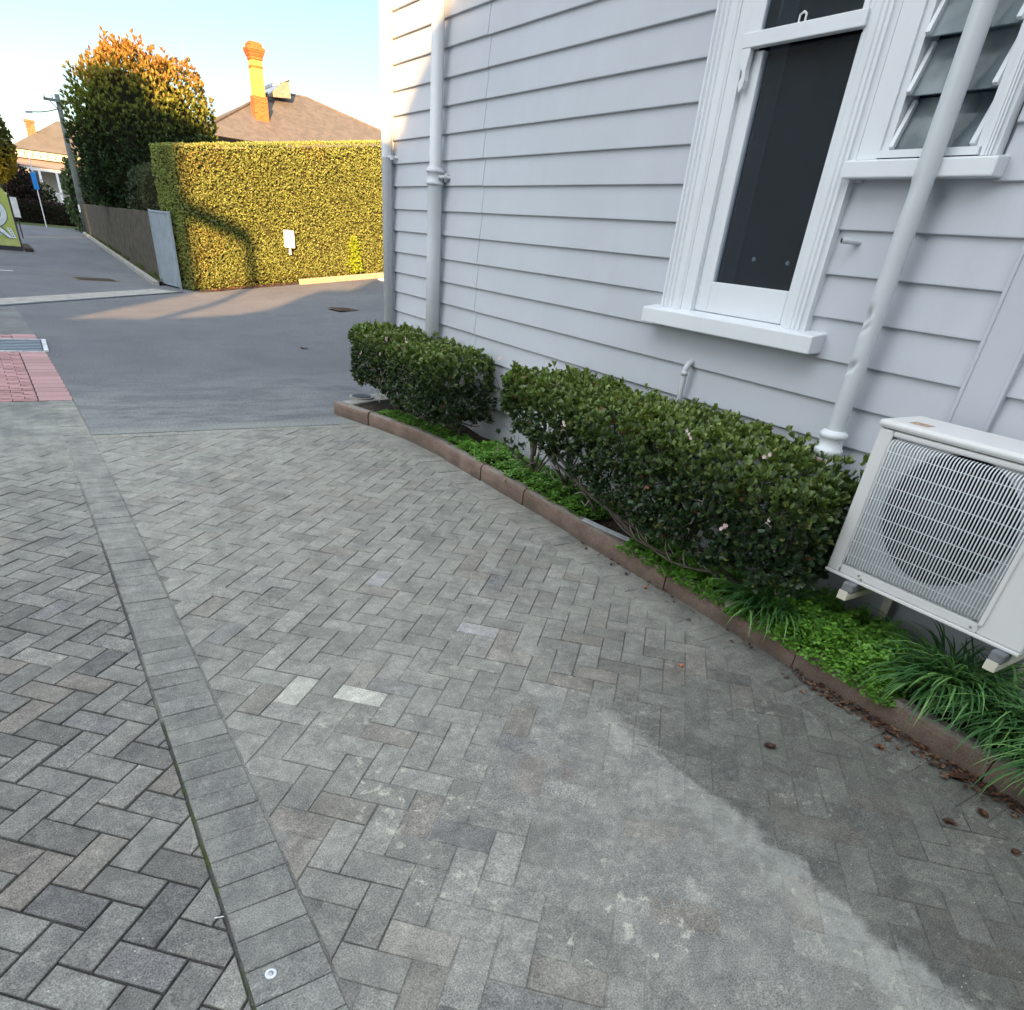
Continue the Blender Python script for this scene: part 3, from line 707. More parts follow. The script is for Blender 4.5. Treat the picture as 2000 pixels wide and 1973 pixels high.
mb=MB(); mb.box(ax0-.012,ax0+.004,gy0-.012,gy0+.008,gz0-.004,gz1+.004); mb.build('grille_edge_strip','ac_white',ac,bevel=.005)
for (y,z) in ((1.49,.508),(1.395,.512),(1.38,.500),(.895,.508)):
    mb=MB(); mb.tube([(ax0-.0035,y,z),(ax0+.001,y,z)],.0055,10); mb.build('screw','steel',ac)
mb=MB(); mb.box(ax0+.05,ax0+.11,ay1-.16,ay1-.08,az1+.0345,az1+.0355); mb.build('rust_mark','rust_stain',ac)
wb=thing('wall_bracket','white metal wall bracket with two grey rubber blocks under the outdoor unit','bracket',(3.2,1.13,.43))
for yc in (1.41,.755):
    mb=MB(); mb.box(2.80,3.27,yc-.024,yc+.020,.425,.429); mb.box(2.80,3.27,yc-.024,yc-.020,.400,.425); mb.box(2.797,2.800,yc-.024,yc+.020,.400,.442)
    mb.box(3.262,3.268,yc-.02,yc+.02,.2,.62); mb.build('arm','bracket_cream',wb,bevel=.001)
    mb=MB(); mb.box(2.815,2.885,yc-.028,yc+.026,.4295,.4745); mb.build('rubber_block','rubber',wb,bevel=.008)
#@@HOUSE_END
# ------------------------------------------------------------ clipped shrubs beside the wall
def randdir(n):
    v=rng.normal(size=(n,3)); return unit(v)
def box_shell(n, lo, hi, rnd, bump, faces, depth):
    """points on the rounded surface of a clipped box with outward normals; faces: weights for -x,-y,+y,+z,+x"""
    lo=np.array(lo);hi=np.array(hi);c=(lo+hi)/2;h=(hi-lo)/2
    k=rng.choice(len(faces),n,p=np.array(faces)/sum(faces)); u=rng.uniform(-1,1,(n,3))
    ax=[(0,-1),(1,-1),(1,1),(2,1),(0,1),(2,-1)]
    for i,(a,s) in enumerate(ax[:len(faces)]): u[k==i,a]=s
    p=u*h; q=np.clip(p,-(h-rnd),h-rnd); d=p-q; L=np.linalg.norm(d,axis=1,keepdims=True)+1e-6
    nrm=d/L; p=q+nrm*rnd
    bn=np.array([nz(a[0]+c[0],a[1]+c[1],a[2]+c[2],3.2)*.7+nz(a[0]+c[0],a[1]+c[1],a[2]+c[2],9)*.35 for a in p])
    p=p+nrm*(bn*bump)[:,None]-nrm*(np.abs(rng.normal(0,1,n))*depth)[:,None]
    return p+c,nrm
def rosettes(P,Dn,per,L0,W0,colf,spread=(.5,1.25),T=LEAF,TF=LEAFF):
    n=len(P); P2=np.repeat(P,per,0); D2=np.repeat(unit(Dn),per,0)
    a=rng.uniform(0,2*np.pi,n*per); b=rng.uniform(*spread,n*per)
    t=unit(np.cross(D2,np.array([.3,.5,.8])+rng.normal(0,.01,(n*per,3)))); s=np.cross(D2,t)
    side=np.cos(a)[:,None]*t+np.sin(a)[:,None]*s
    D=np.cos(b)[:,None]*D2+np.sin(b)[:,None]*side
    N=unit(D2*np.sin(b)[:,None]-side*np.cos(b)[:,None]+rng.normal(0,.25,(n*per,3)))
    L=L0*rng.uniform(.65,1.15,n*per); W=W0*rng.uniform(.8,1.2,n*per)
    Cc=colf(P2,np.repeat(Dn,per,0))
    return leaves(P2+D2*rng.uniform(-.012,.006,(n*per,1)),D,N,L,W,Cc,T,TF)
def shrub(name,label,lo,hi,n,trunks,seed,zb=None):
    root=thing(name,label,'shrub',((lo[0]+hi[0])/2,(lo[1]+hi[1])/2,.08),'clipped shrubs along the house wall')
    P,N=box_shell(n,lo,hi,.14,.085,[3.2,1.0,1.0,2.7,.5,.5],.035)
    # ragged, thinner skirt
    keep=rng.uniform(size=len(P))<np.clip((P[:,2]-lo[2])/.22+.45+.5*np.array([nz(p[0],p[1],p[2],4) for p in P]),.12,1)
    P,N=P[keep],N[keep]
    if zb:
        bz=np.array([np.interp(p[1],zb[0],zb[1])+.05*nz(p[0]*5,p[1]*5,1) for p in P]); keep=(P[:,2]>bz)|(rng.uniform(size=len(P))<.035); P,N=P[keep],N[keep]
    Pi=np.c_[rng.uniform(lo[0]+.08,hi[0]-.05,n//3),rng.uniform(lo[1]+.08,hi[1]-.08,n//3),rng.uniform(lo[2]+.05,hi[2]-.08,n//3)]
    if zb: Pi=Pi[Pi[:,2]>np.array([np.interp(p[1],zb[0],zb[1]) for p in Pi])]
    Ni=unit(randdir(len(Pi))+np.array([-.5,-.2,.6]))
    P[:,2]-=np.clip((2.3-P[:,1])*.10,0,.06)*(lo[0]<2.61)
    D=unit(N*.85+np.array([0,0,.95])+rng.normal(0,.4,N.shape))
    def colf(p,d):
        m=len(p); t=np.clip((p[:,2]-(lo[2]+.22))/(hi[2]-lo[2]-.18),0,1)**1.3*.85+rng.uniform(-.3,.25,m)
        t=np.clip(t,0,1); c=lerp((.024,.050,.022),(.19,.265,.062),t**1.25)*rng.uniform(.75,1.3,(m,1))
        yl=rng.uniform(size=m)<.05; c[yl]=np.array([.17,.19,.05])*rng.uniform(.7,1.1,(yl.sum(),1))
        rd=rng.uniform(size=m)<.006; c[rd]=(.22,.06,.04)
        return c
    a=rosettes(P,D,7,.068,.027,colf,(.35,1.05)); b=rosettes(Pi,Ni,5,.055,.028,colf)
    ns_=int((hi[1]-lo[1])*70); Ps=np.c_[rng.uniform(lo[0]+.08,hi[0]-.06,ns_),rng.uniform(lo[1]+.05,hi[1]-.05,ns_),hi[2]-.02+rng.uniform(0,.055,ns_)]
    e_=rosettes(Ps,unit(rng.normal(0,.25,(ns_,3))+[0,0,1]),6,.06,.024,colf,(.2,.8))
    V=np.r_[a[0],b[0],e_[0]];F=np.r_[a[1],b[1]+len(a[0]),e_[1]+len(a[0])+len(b[0])];Cc=np.r_[a[2],b[2],e_[2]]
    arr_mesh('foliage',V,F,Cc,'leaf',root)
    # woody frame
    mb=MB(); mt=MB(); r=random.Random(seed)
    for (tx,ty) in trunks:
        mb.tube([(tx,ty,.05),(tx-.01,ty+r.uniform(-.03,.03),.2),(tx+r.uniform(-.05,.03),ty+r.uniform(-.1,.1),.42)],[.020,.016,.012],8)
        for _ in range(9):
            s=np.array([tx,ty,r.uniform(.1,.35)]); e=np.array([r.uniform(lo[0]+.04,hi[0]-.08),ty+r.uniform(-.42,.42),r.uniform(lo[2]+.05,hi[2]-.1)])
            m=(s+e)/2+np.array([r.uniform(-.06,.06),r.uniform(-.08,.08),-r.uniform(.02,.09)])
            path=[s*(1-t)**2+2*m*t*(1-t)+e*t*t for t in np.linspace(0,1,7)]
            mb.tube(path,list(np.linspace(.0085,.0035,7)),6)
            for _ in range(3):
                k=r.randint(2,6); q=path[k]; e2=q+np.array([r.uniform(-.16,.08),r.uniform(-.14,.14),r.uniform(-.03,.18)])
                m2=(q+e2)/2+np.array([r.uniform(-.03,.03)]*3); mt.tube([q,m2,e2],[.0035,.0027,.0018],5)
    if len(trunks)>3:
        for (a0,a1,r0,r1) in (((2.86,2.75,.12),(2.78,4.05,.62),.017,.006),((2.90,2.55,.10),(2.74,3.55,.50),.014,.005),((2.86,2.2,.14),(2.70,2.95,.34),.013,.005),((2.95,3.3,.10),(2.85,4.15,.74),.014,.005),((2.84,1.95,.2),(2.68,2.6,.30),.011,.004)):
            a0=np.array(a0);a1=np.array(a1); pts=[a0+(a1-a0)*t+np.array([.02*math.sin(5*t+r0*99),.03*math.sin(7*t+r1*300),.03*math.sin(6*t)-.05*math.sin(math.pi*t)]) for t in np.linspace(0,1,10)]
            mb.tube(pts,list(np.linspace(r0,r1,10)),8)
            for k in (3,5,6,8):
                q=pts[k]; e=q+np.array([r.uniform(-.08,.05),r.uniform(-.02,.2),r.uniform(.06,.2)]); mt.tube([q,(q+e)/2+np.array([0,.02,-.02]),e],[.0055,.004,.0025],6)
    for _ in range(110):       # bare twig ends that show on the face
        y=r.uniform(lo[1]+.05,hi[1]-.05); z=r.uniform(lo[2]+.0,lo[2]+.42); x=lo[0]+r.uniform(-.005,.09)
        q=np.array([x,y,z]); e=q+np.array([r.uniform(-.02,.03),r.uniform(-.11,.11),r.uniform(-.03,.10)]); m=(q+e)/2+np.array([-.01,r.uniform(-.03,.03),r.uniform(-.03,.03)])
        mt.tube([q,m,e],[.0036,.003,.0018],5)
    mb.build('branches','bark',root,smooth=True); mt.build('twigs','pale_twig',root,smooth=True)['kind']='stuff'
    return root
s1=shrub('clipped_shrub','short clipped evergreen shrub at the far end of the bed by the house corner',(2.62,5.2,.25),(3.27,7.15,.79),2300,[(3.0,5.4),(2.98,6.1),(3.0,6.7)],3,((5.0,5.4,6.3,7.1),(.30,.20,.24,.30)))
s2=shrub('clipped_shrub','long clipped evergreen shrub beneath the sash window beside the outdoor unit',(2.60,1.60,.30),(3.27,4.22,.885),3700,[(3.05,1.9),(3.0,2.5),(3.05,3.1),(3.03,3.8),(3.0,4.2)],5,((1.6,2.0,2.6,3.0,3.4,3.8,4.25),(.46,.34,.27,.36,.46,.55,.64)))
mb=MB(); r=random.Random(9)
def blossom(mb,p,s):
    for k in range(5):
        a=k*1.257; d=np.array([-.35,math.cos(a),math.sin(a)]); d/=np.linalg.norm(d); t=np.cross(d,[1,0,0]); p=np.array(p,float)
        mb.add([p,p+d*s*.6+t*s*.35,p+d*s,p+d*s*.6-t*s*.35],[(0,1,2,3)])
for root,spots in ((s1,[(2.64,6.6,.76),(2.66,6.2,.8),(2.62,6.75,.6),(2.72,5.9,.83),(2.63,6.3,.66)]),(s2,[(2.60,3.35,.72),(2.62,2.0,.55),(2.66,1.9,.91),(2.62,2.35,.9),(2.61,1.75,.66),(2.7,4.3,.94)])):
    for q in spots:
        mb=MB()
        for _ in range(5): blossom(mb,(q[0]-.012+r.uniform(-.012,.01),q[1]+r.uniform(-.015,.015),q[2]+r.uniform(-.012,.02)),.011)
        mb.build('blossom','petal',root)

# ------------------------------------------------------------ low green ground cover
def groundcover(P,name,label,L,seed,colA=(.055,.15,.02),colB=(.19,.40,.06)):
    n=len(P); a=rng.uniform(0,2*np.pi,n); D=np.c_[np.cos(a),np.sin(a),rng.uniform(-.15,.35,n)]
    N=unit(np.c_[rng.normal(0,.35,n)-.15,rng.normal(0,.35,n),np.ones(n)])
    Cc=lerp(colA,colB,np.clip(rng.uniform(0,1,n)*.8+.2*(P[:,2]-.1)/.08,0,1))
    T=np.array([[0,-.0,0],[.3,-.5,.06],[.8,-.42,.04],[1,0,-.05],[.8,.42,.04],[.3,.5,.06]]); TF=np.array([[0,1,2,3],[0,3,4,5]])
    V,F,Cc=leaves(P,D,N,L*rng.uniform(.6,1.3,n),L*rng.uniform(.7,1.2,n),Cc,T,TF)
    o=arr_mesh(name,V,F,Cc,'leaf'); o['kind']='stuff'; o['label']=label; o['category']='ground cover'; return o
P=[]
patches=[(5.0,6.5,.02,.30,.07,6000),(3.27,5.15,.0,.45,.12,15000),(1.93,2.85,-.06,.30,.15,10000),(.98,1.94,-.07,.45,.21,21000),(1.3,2.4,.25,.5,.03,1200),(.2,1.2,.2,.5,.03,1500)]
for (y0,y1,d0,d1,hh,n) in patches:
    yy=rng.uniform(y0,y1,n); t=rng.uniform(0,1,n); edge=np.array([nz(y,1.7,0,7)*.05+nz(y,4,0,19)*.02 for y in yy])
    xx=np.array([kx(y) for y in yy])+d0+edge+.03+(d1-d0)*t
    e=np.minimum(1,np.minimum((yy-y0)/.12,(y1-yy)/.12)); e=np.clip(e,0,1)*np.clip(t*6,0,1)*np.clip((1.05-t)*5,.2,1)
    keep=rng.uniform(size=n)<(.25+.75*e)
    mound=np.array([.55+.45*nz(a,b,2,9)+.3*nz(a,b,6,26) for a,b in zip(xx,yy)])
    zz=.10+hh*e*np.clip(mound,.1,1.3)*rng.uniform(.72,1.05,n)
    P.append(np.c_[xx,yy,zz][keep])
P=np.vstack(P); groundcover(P,'ground_cover','bright green clover like ground cover spilling along the garden bed',.0185,1)
mb=MB()
for q in [(2.93,1.25,.20),(2.80,1.18,.135),(2.86,2.3,.19)]:
    a=np.linspace(0,2*math.pi,14,endpoint=False); c=np.array(q); mb.add([c]+[c+np.array([.036*math.cos(t)*(1+.15*math.cos(2*t)),.045*math.sin(t),.010*math.cos(2*t)+.012*math.cos(t)]) for t in a],[(0,i+1,(i+1)%14+1) for i in range(14)])
    mb.tube([c,c+np.array([.01,0,-.08])],.0015,5)
plain('round_leaf',(.10,.21,.05),.5,.4,.2,30)
for i,v in enumerate([(2.93,1.25,.20),(2.80,1.18,.135),(2.86,2.3,.19)]):
    mb=MB(); a=np.linspace(0,2*math.pi,14,endpoint=False); c=np.array(v)
    mb.add([c]+[c+np.array([.034*math.cos(t)*(1+.15*math.cos(2*t)),.042*math.sin(t),.010*math.cos(2*t)+.014*math.cos(t)]) for t in a],[(0,j+1,(j+1)%14+1) for j in range(14)])
    mb.tube([c,c+np.array([.01,0,-.08])],.0015,5)
    tag(mb.build('seedling','round_leaf',origin=v),['large round pale leaf seedling inside the clover patch by the strappy clumps','round pale leaf seedling leaning over the kerb top','round pale leaf seedling in the clover patch below the long shrub'][i],'seedling','round leaved seedlings')

# ------------------------------------------------------------ strappy clumps
def clump(c,n,Lm,label,seed,lean=(-.45,-.12),wd=.0125):
    r=random.Random(seed); V=[];F=[];Cc=[]
    for _ in range(n):
        a=r.uniform(0,2*math.pi); q=np.array([c[0]+r.gauss(0,.045),c[1]+r.gauss(0,.055),c[2]])
        L=Lm*r.uniform(.55,1.15); h=np.array([math.cos(a)+lean[0],math.sin(a)+lean[1],0]); out=r.uniform(.35,1.0); hn=h/np.linalg.norm(h); sd=np.array([-hn[1],hn[0],0])
        w=wd*r.uniform(.7,1.2); m=9; g0=r.uniform(.75,1.3); col=np.array([.045,.125,.04])*g0 if r.random()<.7 else np.array([.13,.26,.08])*g0
        tw=r.uniform(-.3,.3); b=len(V); p=q.copy(); el=r.uniform(.9,1.45)
        for i in range(m):
            t=i/(m-1); ww=w*(1-.35*(1-t) if t<.3 else 1)*(1-t**3)*.5+.0004
            up=np.array([0,0,1.]); fold=.25*ww
            V+= [p-sd*ww+up*fold, p, p+sd*ww+up*fold]; Cc+=[col*(.9+.25*t)]*3
            if i<m-1: F+= [(b+i*3,b+i*3+1,b+i*3+4,b+i*3+3),(b+i*3+1,b+i*3+2,b+i*3+5,b+i*3+4)]
            el-= (out*2.6+.35)/m*(.4+1.2*t); p=p+(hn*math.cos(el)+up*math.sin(el))*L/(m-1)+sd*tw*.012
            if p[2]<.03: p[2]=.03
            if p[2]<.13 and p[0]<kx(p[1])+.11 and p[0]>kx(p[1])-.002: p[2]=.13
    o=arr_mesh('lily_turf',np.array(V),np.array(F),np.array(Cc),'grass_leaf',None,c)
    return tag(o,label,'plant','strappy lily turf clumps in the bed')
clump((2.86,1.78,.11),260,.36,'small strappy clump arching over the kerb below the long shrub',1)
clump((2.95,.88,.12),420,.42,'wide strappy clump under the outdoor unit, between clover and the right edge',2)
clump((2.92,.62,.11),300,.40,'strappy clump squeezed between the wide clump and the corner clump',3)
clump((2.87,.34,.10),400,.45,'nearest strappy clump, cut by the right edge of the photo',4)
clump((3.05,.15,.10),280,.40,'strappy clump against the wall at the lower right corner',5)

# ------------------------------------------------------------ litter
def dead(mb,c,s,r):
    a=r.uniform(0,6.28); u=np.array([math.cos(a),math.sin(a),r.uniform(-.15,.3)]); v=np.array([-math.sin(a),math.cos(a),r.uniform(-.2,.2)]); w_=np.array([0,0,1.])
    c=np.array(c,float); pts=[]; n=9
    mb.cc=tuple(np.array(r.choice([(.12,.055,.035),(.075,.04,.03),(.18,.105,.065),(.055,.034,.027)]))*r.uniform(.7,1.3))
    for i in range(n):
        t=2*math.pi*i/n; k=.75+.35*r.random(); pts.append(c+u*s*math.cos(t)*k+v*s*.6*math.sin(t)*k+w_*s*(.10+.32*abs(math.sin(t))*r.uniform(.3,1.3)))
    mb.add([c+w_*.002]+pts,[(0,i+1,(i+1)%n+1) for i in range(n)])
mb=MB(); r=random.Random(4)
for _ in range(480):
    y=r.choice([r.gauss(1.25,.10),r.gauss(1.0,.12),r.gauss(.72,.12),r.gauss(.5,.1),r.uniform(.2,3.2)])
    x=kx(y)-abs(r.gauss(.0,.05))-.006; dead(mb,(x,y,.002+r.uniform(0,.012)),r.uniform(.005,.017),r)
o=mb.build('leaf_litter','dead_leaf',col=True); o['kind']='stuff'; o['label']='drift of crumbled brown leaves along the kerb foot'; o['category']='leaf litter'
mb=MB()
for _ in range(420):
    y=r.uniform(-.2,6.6); x=kx(y)+.11+abs(r.gauss(.0,.16)); 
    if x<3.28: dead(mb,(x,y,bedz(x,y)+.004),r.uniform(.006,.018),r)
o=mb.build('mulch','dead_leaf',col=True); o['kind']='stuff'; o['label']='loose brown leaf mulch on the soil of the bed'; o['category']='mulch'
for i,(x,y,s) in enumerate([(2.12,1.10,.027),(2.56,.88,.022),(2.38,.50,.024),(2.55,.46,.025),(2.66,.62,.040),(2.45,.30,.02)]):
    mb=MB(); r2=random.Random(40+i)
    for _ in range(3): dead(mb,(x+r2.uniform(-.006,.006),y+r2.uniform(-.006,.006),.002),s,r2)
    tag(mb.build('fallen_leaf','dead_leaf',origin=(x,y,0),col=True),['curled brown leaf alone on the dark pavers away from the kerb','small dark brown leaf just off the leaf drift','crumpled brown leaf on the pavers, left one of the pair','crumpled brown leaf on the pavers, right one of the pair','long tan leaf lying against the kerb foot','tiny brown leaf scrap near the right edge'][i],'leaf','fallen leaves on the pavers')
mb=MB(); dead(mb,(3.35,11.1,.006),.06,random.Random(77)); dead(mb,(3.42,11.12,.006),.05,random.Random(79)); tag(mb.build('fallen_leaf','dead_leaf',origin=(3.35,11.1,0),col=True),'lone brown leaf in the middle of the asphalt yard','leaf','fallen leaves on the pavers')
mb=MB(); c=np.array([2.70,2.66+.1,.0])
def seed_at(q,lab):
    mb=MB(); V=[];n=10
    lathe(mb,q[0],q[1],[(.0,q[2]),(.008,q[2]+.003),(.011,q[2]+.009),(.007,q[2]+.016),(0,q[2]+.018)],10); return tag(mb.build('berry','seed',origin=q,smooth=True),lab,'berry','fallen red berries')
seed_at((2.655,2.46,.0),'small red berry on the pavers beside the kerb joint')
seed_at((2.22,1.72,.0),'tiny orange berry on the pavers further from the kerb')
# thin metal strip lying on the kerb
mb=MB(); pts=[(2.768,3.24,.137),(2.785,3.10,.136),(2.82,2.90,.134),(2.875,2.70,.126)]
for a,b in zip(pts[:-1],pts[1:]):
    a=np.array(a);b=np.array(b); s=np.array([.017,.003,.004]); mb.add([a-s,a+s,b+s,b-s,a-s-[0,0,.004],a+s-[0,0,.004],b+s-[0,0,.004],b-s-[0,0,.004]],[(0,1,2,3),(7,6,5,4),(0,3,7,4),(1,5,6,2),(0,4,5,1),(3,2,6,7)])
tag(mb.build('metal_strip','zinc',origin=pts[0]),'thin pale metal strip lying loose on the kerb top','metal strip')
# survey pin
t=thing('survey_pin','round metal survey pin with pale washer in the border paver, lower left','survey pin',(.115,1.075,.001))
mb=MB(); lathe(mb,.115,1.075,[(.0145,.0015),(.0145,.0038),(.012,.0048),(.0,.0049)],28); mb.build('washer','washer_white',t)
mb=MB(); lathe(mb,.115,1.075,[(.0066,.0047),(.0066,.0068),(.0045,.0082),(0,.0085)],18); mb.build('nail_head','steel',t)
mb=MB(); mb.obox((.04,1.305,.006),(.011,-.004,.001),(.0006,.001,0),(0,0,.0008)); tag(mb.build('match_stick','paper',origin=(.04,1.305,0)),'tiny white splinter across the mossy border joint','splinter')
mb=MB(); mb.obox((8.35,19.7,gz(8.35,19.7)+.03),(.12,.02,.02),(-.03,.07,.01),(0,0,.012)); tag(mb.build('paper_scrap','paper',origin=(8.35,19.7,.4),bevel=.004),'crumpled white paper scrap on shaded asphalt near the house corner','paper')
#@@P_END
# ------------------------------------------------------------ hedge of the far side of the yard
A=np.array([3.42,19.55]); B=np.array([12.4,21.93]); A2=np.array([3.10,20.5]); hd=unit(B-A); hn=np.array([hd[1],-hd[0]])
hedge=thing('tall_hedge','tall square clipped golden hedge across the asphalt yard','hedge',(6,20.6,gz(6,20.2)),)
def htop(t): return 2.77+.145*t
Ltot=np.linalg.norm(B-A)
def hedge_pts(n):
    P=[];N=[]
    k=rng.choice(3,n,p=[.80,.12,.08])
    for i in range(n):
        if k[i]==0:
            t=rng.uniform(0,Ltot); g0=gz(*(A+hd*t)); z=g0+rng.uniform(0,1)**1.0*(htop(t)-g0); q=A+hd*t; nn=np.array([hn[0],hn[1],0.]); dd=.05*nz(t,z,0,1.3)+.03*nz(t,z,3,5)-abs(rng.normal(0,.02)); bt=max(0,.25-(z-g0))*.5; p=np.array([*(q+hn*(dd-bt)),z])
        elif k[i]==1:
            t=rng.uniform(0,Ltot); b=rng.uniform(0,1); q=A+hd*t-hn*b*.95; nn=np.array([0,0,1.]); p=np.array([*q,htop(t)+.03*nz(t,b,0,3)-abs(rng.normal(0,.02))])
        else:
            b=rng.uniform(0,1); q=A+(A2-A)*b; e=unit(A2-A); nn=np.array([-e[1],e[0],0]); z=rng.uniform(0.02,2.78); p=np.array([*(q+nn[:2]*(.05*nz(b,z,9,2))),z])
        P.append(p);N.append(nn)
    return np.array(P),np.array(N)
P,N=hedge_pts(34000)
def hcol(p,d):
    m=len(p); t=np.clip(rng.uniform(0,1,m)+.35*(p[:,2]-2.6).clip(0,1),0,1); c=lerp((.125,.16,.045),(.35,.40,.125),t); pk=np.array([nz(a[0],a[1],a[2],.9) for a in p[::3]]).repeat(3)[:m]
    c=c*(1+.0*pk[:,None]); br=(pk>.30)&(rng.uniform(size=m)<.35); c[br]=c[br]*np.array([1.15,.8,.8]); return c
D=unit(N+rng.normal(0,.55,N.shape)+np.array([0,0,.35]))
V,F,Cc=rosettes(P,D,3,.050,.024,hcol,(.2,.9),QUAD,QUADF); arr_mesh('foliage',V,F,Cc,'hedge_leaf',hedge)
mb=MB(); c4=[A-hn*.07+hd*.05,B-hn*.07,B-hn*.88,A2+hd*.10+hn*.05]
vs=[(*q,gz(*q)+.12) for q in c4]+[(*c4[0],2.68),(*c4[1],2.68+.145*Ltot),(*c4[2],2.68+.145*Ltot),(*c4[3],2.68)]
mb.add(vs,[(3,2,1,0),(4,5,6,7),(0,1,5,4),(1,2,6,5),(2,3,7,6),(3,0,4,7)]); mb.build('inner_growth','hedge_core',hedge)
# light box on the hedge
q=A+hd*2.62+hn*.07; t=thing('meter_box','small white box poking out of the golden hedge','box',(q[0],q[1],1.04))
mb=MB(); h3=np.array([*hd,0]); n3=np.array([*hn,0]); mb.obox((*q,1.235),h3*.12,n3*.07,(0,0,.19)); mb.build('housing','white_paint',t,bevel=.02)
mb=MB(); mb.tube([(*q,1.05),(*q,.9)],.03,8); mb.build('stem','white_paint',t)
# bright shoot
q=A+hd*4.62+hn*.07; n=340; zz=rng.uniform(0,1,n); P=np.c_[q[0]+rng.normal(0,.07+.04*(1-zz),n),q[1]+rng.normal(0,.04,n),gz(*q)+.12+zz*.85]
V,F,Cc=rosettes(P,unit(rng.normal(0,.5,(n,3))+[0,-.3,.9]),4,.06,.03,lambda p,d: lerp((.20,.30,.02),(.36,.42,.04),rng.uniform(0,1,len(p))),(.3,1.1),QUAD,QUADF)
tag(arr_mesh('bright_shoot',V,F,Cc,'hedge_leaf',None,(q[0],q[1],gz(*q))),'lime green shoot growing at the foot of the golden hedge','plant')
# timber edging at hedge foot
mb=MB(); 
for a,b in ((2.65,5.6),(5.61,9.0)):
    p,q=A+hd*a+hn*.32,A+hd*b+hn*.36; pa=[(*p,gz(*p)-.03),(*q,gz(*q)-.03),(*(q+hn*.12),gz(*q)-.03),(*(p+hn*.12),gz(*p)-.03)]
    mb.add(pa+[(x,y,z+.15) for x,y,z in pa],[(3,2,1,0),(4,5,6,7),(0,1,5,4),(1,2,6,5),(2,3,7,6),(3,0,4,7)])
struct(mb.build('hedge_kerb','orange_kerb',bevel=.015))
mb=MB(); 
for a,b in ((0,2.65),(2.65,9)):
    p,q=A+hd*a,A+hd*b; mb.add([(*(p-hn*.9),gz(*p)+.012),(*(q-hn*.9),gz(*q)+.012),(*(q+hn*.33),gz(*q)+.012),(*(p+hn*.30),gz(*p)+.012)],[(0,3,2,1)])
struct(mb.build('hedge_soil','soil'))
mb=MB(); r=random.Random(8)
for _ in range(160):
    t_=r.uniform(.3,2.6); p=A+hd*t_+hn*r.uniform(.0,.35); dead(mb,(*p,gz(*p)+.015),r.uniform(.02,.05),r); 
o=mb.build('hedge_litter','dead_leaf',col=True); o['kind']='stuff'; o['label']='orange brown leaf litter at the foot of the golden hedge'; o['category']='leaf litter'

# ------------------------------------------------------------ generic leafy volumes
def blob_points(n,c,rad,zf,shell=.22,bump=.12,sc=1.2):
    P=[];N=[]
    while len(P)<n:
        d=randdir(1)[0]; k=1-abs(rng.normal(0,shell)); 
        if k<.1: continue
        p=zf(d)*k; b=1+bump*nz(d[0]*2+c[0],d[1]*2+c[1],d[2]*2,sc)+bump*.6*nz(d[0]*5,d[1]*5+c[1],d[2]*5,sc)
        P.append(np.array(c)+p*b*np.array(rad)); N.append(d)
    return np.array(P),np.array(N)
def leafy(name,label,cat,c,rad,zf,n,L,Wd,colf,group=None,per=4,mat='hedge_leaf',trunk=None,core=.72,up=.5,shell=.16,bump=.12):
    root=thing(name,label,cat,(c[0],c[1],0),group)
    P,N=blob_points(n,c,rad,zf,shell,bump); P[:,2]=np.maximum(P[:,2],.05)
    k_=~((P[:,1]>20.9)&(P[:,1]<50)&(P[:,0]<3.16+.0207*(P[:,1]-20.95))&(P[:,2]<1.6))&(P[:,0]>(.0735*P[:,1] if 30<c[1]<37 else -99))
    P,N=P[k_],N[k_]
    D=unit(N+rng.normal(0,.4,N.shape)+np.array([0,0,up]))
    V,F,Cc=rosettes(P,D,per,L,Wd,colf,(.15,.85),QUAD,QUADF); arr_mesh('crown',V,F,Cc,mat,root)
    mb=MB(); ns,nr=20,14; Vv=[];Ff=[]
    for i in range(nr+1):
        ph=math.pi*i/nr
        for k in range(ns):
            th=2*math.pi*k/ns; d=np.array([math.sin(ph)*math.cos(th),math.sin(ph)*math.sin(th),math.cos(ph)]); p=np.array(c)+zf(d)*core*np.array(rad)*(1+.15*nz(*d,3)); p[2]=max(p[2],.02); Vv.append(p)
    for i in range(nr):
        for k in range(ns): Ff.append((i*ns+k,(i+1)*ns+k,(i+1)*ns+(k+1)%ns,i*ns+(k+1)%ns))
    if core: mb.add(Vv,Ff); mb.build('inner_growth','dark_core',root)
    tr=trunk or (.10,c[2]); mb=MB(); mb.tube([(c[0],c[1],-.05),(c[0]+.03,c[1],tr[1]*.5),(c[0]-.02,c[1],tr[1])],[tr[0],tr[0]*.8,tr[0]*.5],9)
    for k in range(4):
        a=k*1.6; mb.tube([(c[0],c[1],tr[1]*.6),(c[0]+rad[0]*.3*math.cos(a),c[1]+rad[1]*.3*math.sin(a),tr[1]*1.0)],[tr[0]*.5,tr[0]*.2],6)
    mb.build('trunk','bark',root); return root
def sup(e1=.5,e2=1.):   # boxier / rounder profile
    def f(d):
        h=math.hypot(d[0],d[1]); s=abs(d[2]); k=(h**(2/e1)+s**(2/e1))**(-e1/2); return d*k
    return f
round_=lambda d:d
def dome(d):
    return sup(.72)(d)
def tcol(p,d):  # orange new growth by height, partly warm sunset light put into the colour
    m=len(p); z=p[:,2]; t=np.clip((z-4.5)/1.3+rng.normal(0,.25,m),0,1); g0=lerp((.028,.052,.022),(.20,.235,.045),np.clip((z-3.4)/1.3+rng.normal(0,.25,m),0,1)); o_=lerp((.26,.21,.04),(.46,.17,.06),rng.uniform(0,1,m)*np.clip((z-4.2)/1.5,.2,1))
    return (g0*(1-t[:,None])+o_*t[:,None])*rng.uniform(.7,1.25,(m,1))
